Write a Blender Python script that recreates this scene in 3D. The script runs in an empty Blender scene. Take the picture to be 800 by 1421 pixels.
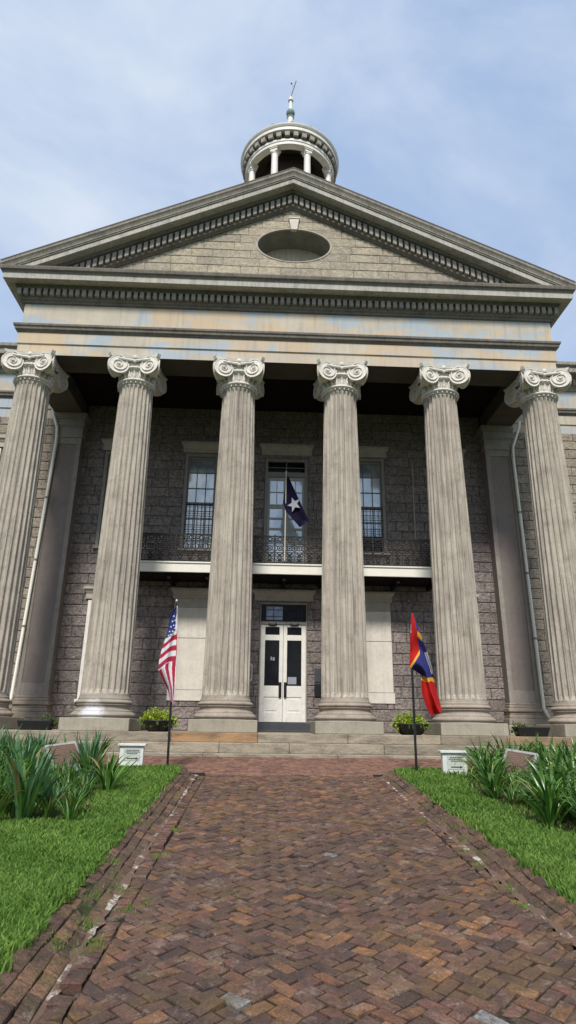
import bpy, math, random
import numpy as np
from mathutils import Vector, Matrix
random.seed(7); rng = np.random.default_rng(7)
R = math.radians
sc = bpy.context.scene
col = sc.collection
pi = math.pi

# ------------------------------------------------------------------ camera
C0 = Vector((-0.5544, -15.277, 0.1338))
yaw, pit, rol, FPX = 0.0363, 0.3317, 0.0136, 866.1
F = Vector((math.sin(yaw)*math.cos(pit), math.cos(yaw)*math.cos(pit), math.sin(pit)))
Rt = Vector((math.cos(yaw), -math.sin(yaw), 0)); Up = Rt.cross(F)
R2 = Rt*math.cos(rol)+Up*math.sin(rol); U2 = Up*math.cos(rol)-Rt*math.sin(rol)
cd = bpy.data.cameras.new('camera'); cam = bpy.data.objects.new('camera', cd); col.objects.link(cam)
cam.matrix_world = Matrix(((R2.x, U2.x, -F.x, C0.x), (R2.y, U2.y, -F.y, C0.y), (R2.z, U2.z, -F.z, C0.z), (0, 0, 0, 1)))
cd.sensor_fit = 'VERTICAL'; cd.sensor_height = 24; cd.lens = 24*FPX/1421.0
cd.clip_start = .05; cd.clip_end = 3000
sc.camera = cam
def at(x, y, Y):
    r = F + R2*((x-400)/FPX) - U2*((y-710.5)/FPX)
    return C0 + r*((Y-C0.y)/r.y)
def gz(y):
    y = max(y, -26.0)
    return -.44 + .074*(min(y, -1.9)+1.9)

# ------------------------------------------------------------------ mesh builder
class MB:
    def __init__(s): s.v = []; s.f = []; s.m = []; s.r = []; s.cm = 0; s.cr = .5
    def face(s, idx, m=None): s.f.append(tuple(idx)); s.m.append(s.cm if m is None else m); s.r.append(s.cr)
    def add(s, vs, fs):
        o = len(s.v); s.v += [tuple(p) for p in vs]
        for f in fs: s.face([i+o for i in f])
    def box(s, x0, x1, y0, y1, z0, z1):
        s.add([(x0,y0,z0),(x1,y0,z0),(x1,y1,z0),(x0,y1,z0),(x0,y0,z1),(x1,y0,z1),(x1,y1,z1),(x0,y1,z1)],
              [(0,3,2,1),(4,5,6,7),(0,1,5,4),(1,2,6,5),(2,3,7,6),(3,0,4,7)])
    def hexa(s, p):
        s.add(p, [(0,3,2,1),(4,5,6,7),(0,1,5,4),(1,2,6,5),(2,3,7,6),(3,0,4,7)])
    def obox(s, c, ax, ay, az):
        c, ax, ay, az = map(Vector, (c, ax, ay, az))
        s.hexa([c-ax-ay-az, c+ax-ay-az, c+ax+ay-az, c-ax+ay-az, c-ax-ay+az, c+ax-ay+az, c+ax+ay+az, c-ax+ay+az])
    def lathe(s, prof, n=32, c=(0,0), cap=True, a0=0):
        o = len(s.v)
        for r, z in prof:
            for k in range(n):
                a = a0+2*pi*k/n; s.v.append((c[0]+r*math.cos(a), c[1]+r*math.sin(a), z))
        for i in range(len(prof)-1):
            for k in range(n):
                k2 = (k+1) % n
                s.face((o+i*n+k, o+i*n+k2, o+(i+1)*n+k2, o+(i+1)*n+k))
        if cap:
            s.face([o+k for k in range(n)][::-1]); t = o+(len(prof)-1)*n; s.face([t+k for k in range(n)])
    def tube(s, pts, r, n=8, cap=True):
        pts = [Vector(p) for p in pts]; o = len(s.v); m = len(pts)
        rr = r if isinstance(r, (list, tuple)) else [r]*m
        prev = None
        for i, p in enumerate(pts):
            d = (pts[min(i+1, m-1)]-pts[max(i-1, 0)]).normalized()
            if prev is None:
                u = d.cross(Vector((0, 0, 1)))
                if u.length < 1e-3: u = d.cross(Vector((1, 0, 0)))
            else: u = prev - d*prev.dot(d)
            u.normalize(); prev = u; w = d.cross(u)
            for k in range(n):
                a = 2*pi*k/n; s.v.append(tuple(p+(u*math.cos(a)+w*math.sin(a))*rr[i]))
        for i in range(m-1):
            for k in range(n):
                k2 = (k+1) % n; s.face((o+i*n+k, o+i*n+k2, o+(i+1)*n+k2, o+(i+1)*n+k))
        if cap: s.face([o+k for k in range(n)][::-1]); s.face([o+(m-1)*n+k for k in range(n)])
    def ball(s, c, rx, ry=None, rz=None, n=10, h=6):
        ry = ry or rx; rz = rz or rx; o = len(s.v)
        for i in range(1, h):
            t = pi*i/h
            for k in range(n):
                a = 2*pi*k/n; s.v.append((c[0]+rx*math.sin(t)*math.cos(a), c[1]+ry*math.sin(t)*math.sin(a), c[2]-rz*math.cos(t)))
        b = len(s.v); s.v += [(c[0], c[1], c[2]-rz), (c[0], c[1], c[2]+rz)]
        for i in range(h-2):
            for k in range(n):
                k2 = (k+1) % n; s.face((o+i*n+k, o+i*n+k2, o+(i+1)*n+k2, o+(i+1)*n+k))
        for k in range(n):
            k2 = (k+1) % n; s.face((b, o+k2, o+k)); s.face((b+1, o+(h-2)*n+k, o+(h-2)*n+k2))
    def prism(s, poly, y0, y1):           # convex or simple polygon in XZ, extruded in Y (y0 front)
        n = len(poly); o = len(s.v)
        s.v += [(x, y0, z) for x, z in poly]+[(x, y1, z) for x, z in poly]
        s.face(range(o, o+n)); s.face(list(range(o+n, o+2*n))[::-1])
        for k in range(n):
            k2 = (k+1) % n; s.face((o+k, o+n+k, o+n+k2, o+k2))
    def block(s, poly, yf, ch, dep):      # chamfered stone block from a convex polygon in XZ
        cx = sum(p[0] for p in poly)/len(poly); cz = sum(p[1] for p in poly)/len(poly)
        n = len(poly); o = len(s.v)
        w = max(abs(p[0]-cx) for p in poly); h = max(abs(p[1]-cz) for p in poly)
        if w < .012 or h < .012: return
        kx = max(.3, 1-ch/w); kz = max(.3, 1-ch/h)
        s.v += [(x, yf+dep, z) for x, z in poly]+[(x, yf+ch*.9, z) for x, z in poly]+[(cx+(x-cx)*kx, yf, cz+(z-cz)*kz) for x, z in poly]
        s.face(range(o+2*n, o+3*n))
        for L in (0, 1):
            for k in range(n):
                k2 = (k+1) % n; s.face((o+L*n+k, o+L*n+k2, o+(L+1)*n+k2, o+(L+1)*n+k))
    def ring(s, cx, cz, y, r, t, d=.012, n=12):   # flat annulus standing in XZ
        o = len(s.v)
        for yy in (y-d, y+d):
            for rr in (r-t, r+t):
                for k in range(n):
                    a = 2*pi*k/n; s.v.append((cx+rr*math.cos(a), yy, cz+rr*math.sin(a)))
        for k in range(n):
            k2 = (k+1) % n; a, b, c, d2 = o, o+n, o+2*n, o+3*n
            s.face((a+k, a+k2, b+k2, b+k)); s.face((c+k, d2+k, d2+k2, c+k2))
            s.face((b+k, b+k2, d2+k2, d2+k)); s.face((a+k, c+k, c+k2, a+k2))
    def build(s, name, mats, parent=None, smooth=False, bevel=0, loc=None):
        me = bpy.data.meshes.new(name); me.from_pydata(s.v, [], s.f); 
        mats = mats if isinstance(mats, (list, tuple)) else [mats]
        for m in mats: me.materials.append(m)
        me.polygons.foreach_set('material_index', s.m)
        at_ = me.attributes.new('rnd', 'FLOAT', 'FACE'); at_.data.foreach_set('value', s.r)
        if smooth: me.polygons.foreach_set('use_smooth', [True]*len(s.f))
        me.update(); me.validate()
        o = bpy.data.objects.new(name, me); col.objects.link(o)
        if parent is not None: o.parent = parent
        if loc is not None: o.location = loc
        if bevel:
            b = o.modifiers.new('bevel', 'BEVEL'); b.width = bevel; b.segments = 2; b.limit_method = 'ANGLE'; b.angle_limit = R(35)
        return o
def tag(o, label=None, cat=None, group=None, kind=None):
    if label: o['label'] = label
    if cat: o['category'] = cat
    if group: o['group'] = group
    if kind: o['kind'] = kind
    return o
def empty(name, loc=(0,0,0), rz=0):
    o = bpy.data.objects.new(name, None); col.objects.link(o); o.location = loc; o.rotation_euler.z = rz; o.empty_display_size = .2
    return o
def copy_tree(o, parent=None):
    c = o.copy(); col.objects.link(c); c.parent = parent
    for ch in o.children: copy_tree(ch, c)
    return c
def clip_poly(poly, a, b, c):             # keep a*x+b*y+c >= 0
    out = []; n = len(poly)
    for i in range(n):
        p, q = poly[i], poly[(i+1) % n]; dp = a*p[0]+b*p[1]+c; dq = a*q[0]+b*q[1]+c
        if dp >= 0: out.append(p)
        if (dp >= 0) != (dq >= 0):
            t = dp/(dp-dq); out.append((p[0]+(q[0]-p[0])*t, p[1]+(q[1]-p[1])*t))
    return out
def sub_rects(r, openings):
    rs = [r]
    for (a0, a1, b0, b1) in openings:
        nr = []
        for (x0, x1, z0, z1) in rs:
            if a1 <= x0 or a0 >= x1 or b1 <= z0 or b0 >= z1: nr.append((x0, x1, z0, z1)); continue
            if x0 < a0: nr.append((x0, a0, z0, z1))
            if a1 < x1: nr.append((a1, x1, z0, z1))
            m0, m1 = max(x0, a0), min(x1, a1)
            if z0 < b0: nr.append((m0, m1, z0, b0))
            if b1 < z1: nr.append((m0, m1, b1, z1))
        rs = nr
    return rs

# ------------------------------------------------------------------ materials
class NT:
    def __init__(s, name):
        s.m = bpy.data.materials.new(name); s.m.use_nodes = True; s.t = s.m.node_tree; s.n = s.t.nodes; s.l = s.t.links
        s.b = s.n['Principled BSDF']; s.tc = s.n.new('ShaderNodeTexCoord')
    def mp(s, scale, src='Object', loc=(0,0,0)):
        m = s.n.new('ShaderNodeMapping'); m.inputs['Scale'].default_value = scale; m.inputs['Location'].default_value = loc
        s.l.new(s.tc.outputs[src], m.inputs[0]); return m.outputs[0]
    def noise(s, vec, sc_, det=5, rough=.6, dist=0):
        n = s.n.new('ShaderNodeTexNoise'); n.inputs['Scale'].default_value = sc_; n.inputs['Detail'].default_value = det
        n.inputs['Roughness'].default_value = rough; n.inputs['Distortion'].default_value = dist
        s.l.new(vec, n.inputs['Vector']); return n.outputs['Fac']
    def voro(s, vec, sc_, feat='F1'):
        n = s.n.new('ShaderNodeTexVoronoi'); n.inputs['Scale'].default_value = sc_; n.feature = feat
        s.l.new(vec, n.inputs['Vector']); return n.outputs['Distance']
    def ramp(s, fac, stops, inter='LINEAR'):
        n = s.n.new('ShaderNodeValToRGB'); e = n.color_ramp.elements; n.color_ramp.interpolation = inter
        while len(e) < len(stops): e.new(.5)
        for i, (p, c) in enumerate(stops):
            e[i].position = p; e[i].color = (c, c, c, 1) if isinstance(c, (int, float)) else (*c, 1)
        s.l.new(fac, n.inputs[0]); return n.outputs[0]
    def mix(s, fac, a, b, mode='MIX'):
        n = s.n.new('ShaderNodeMix'); n.data_type = 'RGBA'; n.blend_type = mode
        for k, v in ((0, fac), (6, a), (7, b)):
            if isinstance(v, (int, float)): n.inputs[k].default_value = v if k == 0 else (v, v, v, 1)
            elif isinstance(v, tuple): n.inputs[k].default_value = (*v, 1)
            else: s.l.new(v, n.inputs[k])
        return n.outputs[2]
    def math(s, op, a, b=0.):
        n = s.n.new('ShaderNodeMath'); n.operation = op
        for k, v in ((0, a), (1, b)):
            if isinstance(v, (int, float)): n.inputs[k].default_value = v
            else: s.l.new(v, n.inputs[k])
        return n.outputs[0]
    def attr(s, name='rnd'):
        n = s.n.new('ShaderNodeAttribute'); n.attribute_name = name; return n.outputs['Fac']
    def bump(s, h, strength=.5, dist=.01):
        n = s.n.new('ShaderNodeBump'); n.inputs['Strength'].default_value = strength; n.inputs['Distance'].default_value = dist
        s.l.new(h, n.inputs['Height']); s.l.new(n.outputs[0], s.b.inputs['Normal'])
    def out(s, colr, rough=.85, spec=.3, metal=0):
        if isinstance(colr, tuple): s.b.inputs['Base Color'].default_value = (*colr, 1)
        else: s.l.new(colr, s.b.inputs['Base Color'])
        if isinstance(rough, (int, float)): s.b.inputs['Roughness'].default_value = rough
        else: s.l.new(rough, s.b.inputs['Roughness'])
        s.b.inputs['Specular IOR Level'].default_value = spec; s.b.inputs['Metallic'].default_value = metal
        return s.m
def stone(name, a, b, stain=(.1,.09,.08), st=.5, sc_=1.5, streak=.0, bump=.4, bscale=30, bd=.01, rand=0., rough=.88, pits=0):
    t = NT(name)
    oi = t.n.new('ShaderNodeObjectInfo'); va = t.n.new('ShaderNodeVectorMath'); va.operation = 'MULTIPLY_ADD'
    t.l.new(oi.outputs['Location'], va.inputs[0]); va.inputs[1].default_value = (1.73, 1.31, 1.13); t.l.new(t.tc.outputs['Object'], va.inputs[2])
    def mp2(scale):
        m = t.n.new('ShaderNodeMapping'); m.inputs['Scale'].default_value = scale; t.l.new(va.outputs[0], m.inputs[0]); return m.outputs[0]
    v = mp2((1,1,1))
    c = t.mix(t.ramp(t.noise(v, sc_, 6, .65), [(.3, 0.), (.7, 1.)]), a, b)
    c = t.mix(t.math('MULTIPLY', t.ramp(t.noise(v, sc_*2.7, 8, .75), [(.5, 0.), (.72, 1.)]), st), c, stain)
    if streak:
        vs = mp2((9, 9, .35)); c = t.mix(t.math('MULTIPLY', t.ramp(t.noise(vs, 1.6, 6, .7), [(.45, 0.), (.7, 1.)]), streak), c, stain)
    fine = t.noise(v, bscale*2, 4, .7)
    c = t.mix(.45, c, t.ramp(fine, [(.3, .35), (.7, 1.)]), 'MULTIPLY')
    c = t.mix(1., c, 1.25, 'MULTIPLY')
    if pits:
        pn = t.noise(mp2((1,1,.6)), 14, 6, .8); c = t.mix(t.math('MULTIPLY', t.ramp(pn, [(.60, 0.), (.66, 1.)]), pits), c, stain)
        pn = t.noise(mp2((1.3,1.1,.5)), 9, 6, .8); c = t.mix(t.math('MULTIPLY', t.ramp(pn, [(.62, 0.), (.68, 1.)]), pits*.6), c, tuple(min(.9, x*1.45) for x in a))
    if rand:
        r = t.ramp(t.attr(), [(0., 1-rand), (1., 1+rand*.0+.0)]); c = t.mix(1., c, r, 'MULTIPLY')
    t.bump(t.mix(.5, t.noise(v, bscale, 8, .7), t.noise(v, bscale*.3, 3, .6)), bump, bd)
    return t.out(c, rough)
def plain(name, c, rough=.6, spec=.4, metal=0, var=.25, sc_=6, bump=0):
    t = NT(name); v = t.mp((1,1,1)); n = t.noise(v, sc_, 6, .7)
    k = t.mix(t.ramp(n, [(.3, 0.), (.75, 1.)]), c, tuple(x*(1-var) for x in c))
    if bump: t.bump(t.noise(v, sc_*8, 5, .7), bump, .004)
    return t.out(k, rough, spec, metal)

M = {}
M['column'] = stone('weathered_column_stone', (.47,.42,.345), (.345,.305,.255), (.12,.10,.08), .55, 1.1, .8, .8, 40, .014, pits=.75)
M['base'] = stone('base_stone', (.34,.29,.23), (.23,.19,.155), (.10,.085,.07), .6, 2.2, 0, .4, 40, .006)
t = NT('base_stone_with_white_paint'); v = t.mp((1,1,1)); c = t.mix(t.ramp(t.noise(v, 2.2, 6, .65), [(.3, 0.), (.7, 1.)]), (.34,.30,.24), (.22,.19,.16))
vm = t.n.new('ShaderNodeVectorMath'); vm.operation = 'DISTANCE'; t.l.new(v, vm.inputs[0]); vm.inputs[1].default_value = (-.12, -.68, .37)
k_ = t.math('ADD', vm.outputs['Value'], t.math('MULTIPLY', t.noise(v, 7, 6, .7), .5)); c = t.mix(t.ramp(k_, [(.42, .8), (.60, 0.)]), c, (.60,.60,.61))
t.bump(t.noise(v, 40, 8, .7), .4, .006); M['splash'] = t.out(c, .7)
M['plinth'] = stone('plinth_stone', (.33,.30,.23), (.27,.24,.19), (.13,.11,.09), .5, 1.6, .25, .35, 30, .006)
M['capital'] = stone('painted_capital', (.72,.68,.61), (.56,.52,.46), (.26,.23,.19), .4, 3.5, 0, .3, 50, .005)
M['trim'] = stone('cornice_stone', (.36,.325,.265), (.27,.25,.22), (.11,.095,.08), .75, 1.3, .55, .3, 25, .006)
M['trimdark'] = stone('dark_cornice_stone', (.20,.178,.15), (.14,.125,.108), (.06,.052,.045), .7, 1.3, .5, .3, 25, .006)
M['corona'] = stone('pale_cornice_stone', (.45,.415,.35), (.36,.355,.34), (.15,.13,.11), .7, 1.1, .55, .3, 25, .006)
M['dentil'] = stone('dentil_stone', (.36,.325,.28), (.26,.235,.20), (.11,.10,.085), .5, 4, 0, .3, 30, .006)
def block_mat(name, a, b, stain, k=.85, bd=.05):
    t = NT(name); v = t.mp((1,1,1)); rn = t.attr()
    c = t.mix(rn, a, b)
    c = t.mix(t.math('MULTIPLY', t.ramp(t.noise(v, 1.3, 7, .7), [(.42, 0.), (.7, 1.)]), .6), c, stain)
    rock = t.noise(v, 11, 9, .72, .6)
    c = t.mix(k, c, t.ramp(rock, [(.34, .30), (.60, 1.25)]), 'MULTIPLY')
    t.bump(t.mix(.35, rock, t.voro(v, 16)), 1., bd)
    return t.out(c, .9, .25)
M['wall'] = block_mat('grey_rock_faced_stone', (.23,.195,.178), (.295,.25,.228), (.15,.122,.108))
M['wingwall'] = block_mat('sunlit_rock_faced_stone', (.36,.30,.23), (.28,.235,.19), (.17,.14,.115), .7, .04)  # warmer, lighter copy of the wall stone, sunlight put into its colour
M['tymp'] = block_mat('tympanum_stone', (.47,.405,.295), (.34,.295,.235), (.24,.21,.165), .5, .025)
M['tympmortar'] = plain('brown_mortar', (.22,.175,.13), .95, .1)
M['mortar'] = plain('dark_mortar', (.07,.06,.055), .95, .1)
M['anta'] = stone('anta_edge_stone', (.30,.27,.23), (.24,.215,.19), (.12,.10,.09), .5, 1.5, .3, .4, 30, .006)
M['antapanel'] = stone('anta_panel_stucco', (.235,.195,.172), (.195,.162,.145), (.12,.10,.09), .4, 1.5, .2, .5, 45, .008)
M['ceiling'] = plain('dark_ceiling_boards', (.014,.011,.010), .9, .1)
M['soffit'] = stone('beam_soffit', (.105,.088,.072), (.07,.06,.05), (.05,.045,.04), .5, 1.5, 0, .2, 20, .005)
M['stucco'] = stone('pale_stucco', (.66,.61,.53), (.56,.51,.44), (.30,.27,.23), .35, 2.5, .25, .25, 40, .004)
M['white'] = plain('white_paint', (.80,.765,.69), .5, .4, 0, .22, 5)
M['cream'] = plain('cream_paint', (.82,.79,.69), .55, .4, 0, .1, 4)
M['frame'] = plain('aged_frame_paint', (.30,.28,.245), .6, .3, 0, .3, 5)
M['greytrim'] = stone('lintel_stone', (.43,.385,.32), (.34,.30,.25), (.14,.12,.10), .4, 3, 0, .3, 40, .004)
M['iron'] = plain('black_cast_iron', (.02,.019,.018), .55, .4, .4, .3, 9)
M['black'] = plain('black_plastic', (.012,.012,.013), .45, .4, 0, .3, 9)
M['pole'] = plain('black_pole_paint', (.015,.015,.016), .4, .5, .2)
M['steel'] = plain('brushed_steel', (.5,.5,.48), .35, .5, .8)
M['copper'] = plain('green_copper', (.20,.30,.27), .7, .3, .1, .4, 5)
M['greymat'] = plain('dark_grey_step_paint', (.065,.068,.078), .7, .3, 0, .3, 5)
M['roof'] = plain('metal_roof', (.10,.085,.08), .6, .3, .2)
M['redroof'] = plain('dark_roof_flashing', (.075,.055,.05), .7, .3)
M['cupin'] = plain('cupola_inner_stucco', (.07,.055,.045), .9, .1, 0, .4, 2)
M['louvre'] = plain('dark_louvres', (.035,.032,.03), .8, .2)
M['woodpanel'] = stone('oculus_board', (.62,.59,.50), (.56,.52,.43), (.26,.17,.10), .5, 2, .3, .2, 30, .004)
M['lead'] = plain('dark_glass_lead', (.02,.02,.022), .5, .3)
t = NT('peeling_frieze_paint'); v = t.mp((1,1,1)); v2 = t.mp((.8,1,1.6), loc=(3,0,1))
c = t.mix(t.ramp(t.noise(v, 1.2, 5, .6), [(.35, 0.), (.65, 1.)]), (.52,.46,.365), (.42,.375,.31))
c = t.mix(t.ramp(t.noise(v2, .75, 7, .62, .4), [(.50, 0.), (.55, .8)]), c, (.35,.42,.48))
c = t.mix(t.ramp(t.noise(t.mp((.7,1,1.3), loc=(9,2,4)), .9, 6, .6, .3), [(.54, 0.), (.59, .75)]), c, (.54,.41,.27))
c = t.mix(t.math('MULTIPLY', t.ramp(t.noise(t.mp((5,5,.4)), 1.5, 6, .7), [(.5, 0.), (.75, 1.)]), .4), c, (.2,.18,.16))
t.bump(t.noise(v, 30, 6, .7), .25, .005); M['frieze'] = t.out(c, .85)
def glass_mat(name, a, b, sc_=1.2):
    t = NT(name); v = t.mp((1,1,1)); n = t.noise(v, sc_, 5, .6, .5)
    t.bump(t.noise(v, 3, 2), .08, .01)
    return t.out(t.mix(t.ramp(n, [(.42, 0.), (.58, 1.)]), a, b), .08, .5 if a[0] > .1 else .12)
M['blindglass'] = glass_mat('pale_blind_and_sky_pane', (.84,.87,.88), (.62,.70,.76), 1.6)  # pale blind plus reflected sky brightness, both put into the pane colour
M['blindglass'].node_tree.nodes['Principled BSDF'].inputs['Metallic'].default_value = .3
M['midglass'] = glass_mat('mid_grey_upper_pane', (.30,.33,.33), (.18,.21,.22), 1.6)  # top-row panes in a darker mid grey
M['darkglass'] = glass_mat('dark_pane', (.006,.006,.007), (.012,.013,.014))
M['blueglass'] = glass_mat('sky_reflection_pane', (.30,.38,.50), (.16,.21,.30))  # transom's sky reflection painted in as a bluish pane colour
M['notice'] = plain('notice_paper', (.30,.31,.36), .6)
M['signwhite'] = plain('sign_white', (.66,.68,.63), .6, .3, 0, .25, 8)
M['signface'] = plain('sign_face', (.50,.54,.48), .6, .3, 0, .2, 12)
M['signink'] = plain('sign_ink', (.05,.06,.05), .7)
M['limestone'] = stone('pale_limestone', (.30,.30,.29), (.23,.23,.225), (.13,.13,.12), .4, 5, 0, .3, 50, .004)
M['plaquered'] = stone('red_brown_plaque', (.14,.08,.062), (.10,.06,.05), (.07,.05,.045), .5, 9, 0, .6, 60, .005)
def cloth(name, c): 
    t = NT(name); v = t.mp((1,1,1)); t.bump(t.noise(v, 260, 2), .15, .002); 
    m = t.out(t.mix(t.noise(v, 7, 3), c, tuple(x*.7 for x in c)), .85, .1); return m
M['fred'] = cloth('flag_red', (.42,.016,.013)); M['fwhite'] = cloth('flag_white', (.72,.71,.72)); M['fblue'] = cloth('flag_blue', (.035,.04,.16))
M['usred'] = cloth('faded_flag_red', (.42,.03,.06)); M['usblue'] = cloth('star_field_blue', (.04,.06,.24))
M['fgold'] = cloth('flag_gold', (.72,.36,.04)); M['navy'] = cloth('flag_navy', (.012,.010,.035)); M['star'] = cloth('flag_star_grey', (.42,.42,.47))
M['usred'].name = 'flag_stripe_red'

# bricks
t = NT('old_paving_brick'); v = t.mp((1,1,1)); rn = t.attr()
c = t.ramp(rn, [(0., (.075,.042,.034)), (.2, (.13,.066,.048)), (.38, (.18,.086,.062)), (.55, (.09,.052,.044)), (.7, (.21,.108,.078)), (.80, (.29,.14,.062)), (.88, (.15,.068,.046)), (.97,(.36,.17,.065)), (1., (.30,.30,.30))])
big = t.noise(v, .55, 4, .6)
c = t.mix(t.math('MULTIPLY', t.ramp(big, [(.42, 0.), (.62, 1.)]), .5), c, (.07,.045,.036))
c = t.mix(t.math('MULTIPLY', t.ramp(t.noise(v, 9, 8, .75), [(.42, 0.), (.62, 1.)]), .75), c, (.045,.036,.030))
c = t.mix(t.math('MULTIPLY', t.ramp(t.noise(t.mp((1,1,1), loc=(5,5,5)), 6, 8, .8), [(.53, 0.), (.66, 1.)]), .5), c, (.34,.27,.22))
c = t.mix(t.math('MULTIPLY', t.ramp(t.noise(t.mp((1,1,1), loc=(8,1,5)), 3, 8, .8), [(.48, 0.), (.64, 1.)]), .6), c, (.15,.095,.03))
c = t.mix(.7, c, t.ramp(t.noise(v, 85, 4, .8), [(.35, .35), (.62, 1.35)]), 'MULTIPLY')
t.bump(t.mix(.5, t.noise(v, 60, 8, .75), t.noise(v, 12, 4, .6)), 1., .02); M['brick'] = t.out(c, t.ramp(t.noise(v, 14, 4), [(.3, .6), (.7, .9)]), .35)
t = NT('mossy_kerb_brick'); v = t.mp((1,1,1)); rn = t.attr()
c = t.ramp(rn, [(0., (.10,.062,.048)), (.35, (.17,.10,.075)), (.6, (.12,.08,.06)), (.8, (.23,.13,.08)), (1., (.15,.10,.07))])
c = t.mix(t.math('MULTIPLY', t.ramp(t.noise(v, 7, 8, .75), [(.42, 0.), (.62, 1.)]), .8), c, (.045,.036,.026))
c = t.mix(t.math('MULTIPLY', t.ramp(t.noise(t.mp((1,1,1), loc=(3,1,5)), 2.2, 8, .8), [(.50, 0.), (.64, 1.)]), .7), c, (.11,.105,.035))
c = t.mix(t.math('MULTIPLY', t.ramp(t.noise(t.mp((1,1,1), loc=(5,5,5)), 8, 8, .8), [(.58, 0.), (.68, 1.)]), .5), c, (.32,.28,.24))
c = t.mix(.8, c, t.ramp(t.noise(v, 70, 4, .8), [(.35, .4), (.62, 1.3)]), 'MULTIPLY')
t.bump(t.mix(.5, t.noise(v, 60, 8, .75), t.noise(v, 12, 4, .6)), 1., .018); M['kerb'] = t.out(c, .9, .2)
t = NT('pinkish_forecourt_brick'); v = t.mp((1,1,1)); rn = t.attr()
c = t.ramp(rn, [(0., (.12,.066,.05)), (.3, (.19,.098,.07)), (.6, (.24,.13,.09)), (1., (.16,.082,.062))])
c = t.mix(t.math('MULTIPLY', t.ramp(t.noise(v, 5, 8, .75), [(.48, 0.), (.7, 1.)]), .5), c, (.08,.055,.045))
c = t.mix(.6, c, t.ramp(t.noise(v, 70, 4, .8), [(.35, .55), (.62, 1.2)]), 'MULTIPLY')
t.bump(t.noise(v, 50, 8, .75), .8, .01); M['brick2'] = t.out(c, .85)
t = NT('joint_soil'); v = t.mp((1,1,1))
c = t.mix(t.ramp(t.noise(v, 4, 7, .7), [(.5, 0.), (.62, 1.)]), (.028,.022,.017), (.12,.10,.08))
c = t.mix(t.ramp(t.noise(t.mp((1,1,1), loc=(4,4,4)), 2.2, 6, .7), [(.55, 0.), (.65, .8)]), c, (.05,.075,.018))
t.bump(t.noise(v, 60, 6), .8, .01); M['joint'] = t.out(c, .95, .1)
t = NT('flaked_white_mortar'); v = t.mp((1,1,1))
c = t.mix(t.ramp(t.noise(v, 3.2, 8, .75), [(.54, 0.), (.60, 1.)]), (.13,.08,.06), (.42,.38,.33))
t.bump(t.noise(v, 50, 6), .8, .012); M['mortarwhite'] = t.out(c, .9)
M['step'] = block_mat('step_stone', (.34,.29,.20), (.22,.195,.16), (.13,.11,.08))
t = NT('sandstone_step'); v = t.mp((1,1,1)); rn = t.attr()
c = t.ramp(rn, [(0., (.24,.20,.145)), (.45, (.36,.31,.235)), (.75, (.28,.20,.12)), (1., (.38,.22,.105))])
c = t.mix(t.math('MULTIPLY', t.ramp(t.noise(t.mp((.8,1,3)), 2.2, 8, .75), [(.44, 0.), (.66, 1.)]), .75), c, (.10,.085,.065))
c = t.mix(.6, c, t.ramp(t.noise(v, 40, 6, .8), [(.3, .6), (.65, 1.2)]), 'MULTIPLY')
t.bump(t.noise(t.mp((1,1,2)), 14, 8, .7), .8, .02); M['step'] = t.out(c, .85)
t = NT('lawn_ground'); v = t.mp((1,1,1))
c = t.mix(t.ramp(t.noise(v, 7, 6, .7), [(.35, 0.), (.65, 1.)]), (.030,.075,.012), (.05,.105,.018))
t.bump(t.noise(v, 70, 6), 1., .02); M['lawn'] = t.out(c, .9, .2)
M['soil'] = plain('bed_soil', (.045,.033,.022), .95, .1, 0, .5, 12, .8)
def leaf(name, a, b, sc_=3, rough=.45, trans=.25, spec=.4, straw=None):
    t = NT(name); v = t.mp((1,1,1)); rn = t.attr(); c = t.ramp(rn, [(0., a), (.90, b), (.955, b), (.97, straw), (1., straw)] if straw else [(0., a), (1., b)])
    c = t.mix(t.math('MULTIPLY', t.noise(v, sc_, 4), .5), c, tuple(x*.6 for x in a))
    t.out(c, rough, spec)
    tr = t.n.new('ShaderNodeBsdfTranslucent'); t.l.new(c, tr.inputs[0]); mx = t.n.new('ShaderNodeMixShader'); mx.inputs[0].default_value = trans
    t.l.new(t.b.outputs[0], mx.inputs[1]); t.l.new(tr.outputs[0], mx.inputs[2]); t.l.new(mx.outputs[0], t.n['Material Output'].inputs[0]); return t.m
M['grass'] = leaf('grass_blades', (.065,.16,.02), (.27,.42,.085), 1.2, .6, .35, .25, (.42,.38,.18))
M['iris'] = leaf('iris_leaves', (.028,.10,.016), (.17,.34,.06), 2, .3, .3, .55, (.34,.25,.10))
M['irisblue'] = leaf('blue_green_leaves', (.045,.13,.05), (.12,.25,.10), 2, .42, .25, .4)
M['lime'] = leaf('chartreuse_leaves', (.28,.38,.03), (.45,.55,.07), 6, .5, .3)
M['dull'] = leaf('dull_green_leaves', (.05,.09,.02), (.10,.15,.04), 6, .6, .2)
M['weed'] = leaf('weed_leaves', (.10,.20,.03), (.22,.33,.06), 6, .6, .3)

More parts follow.
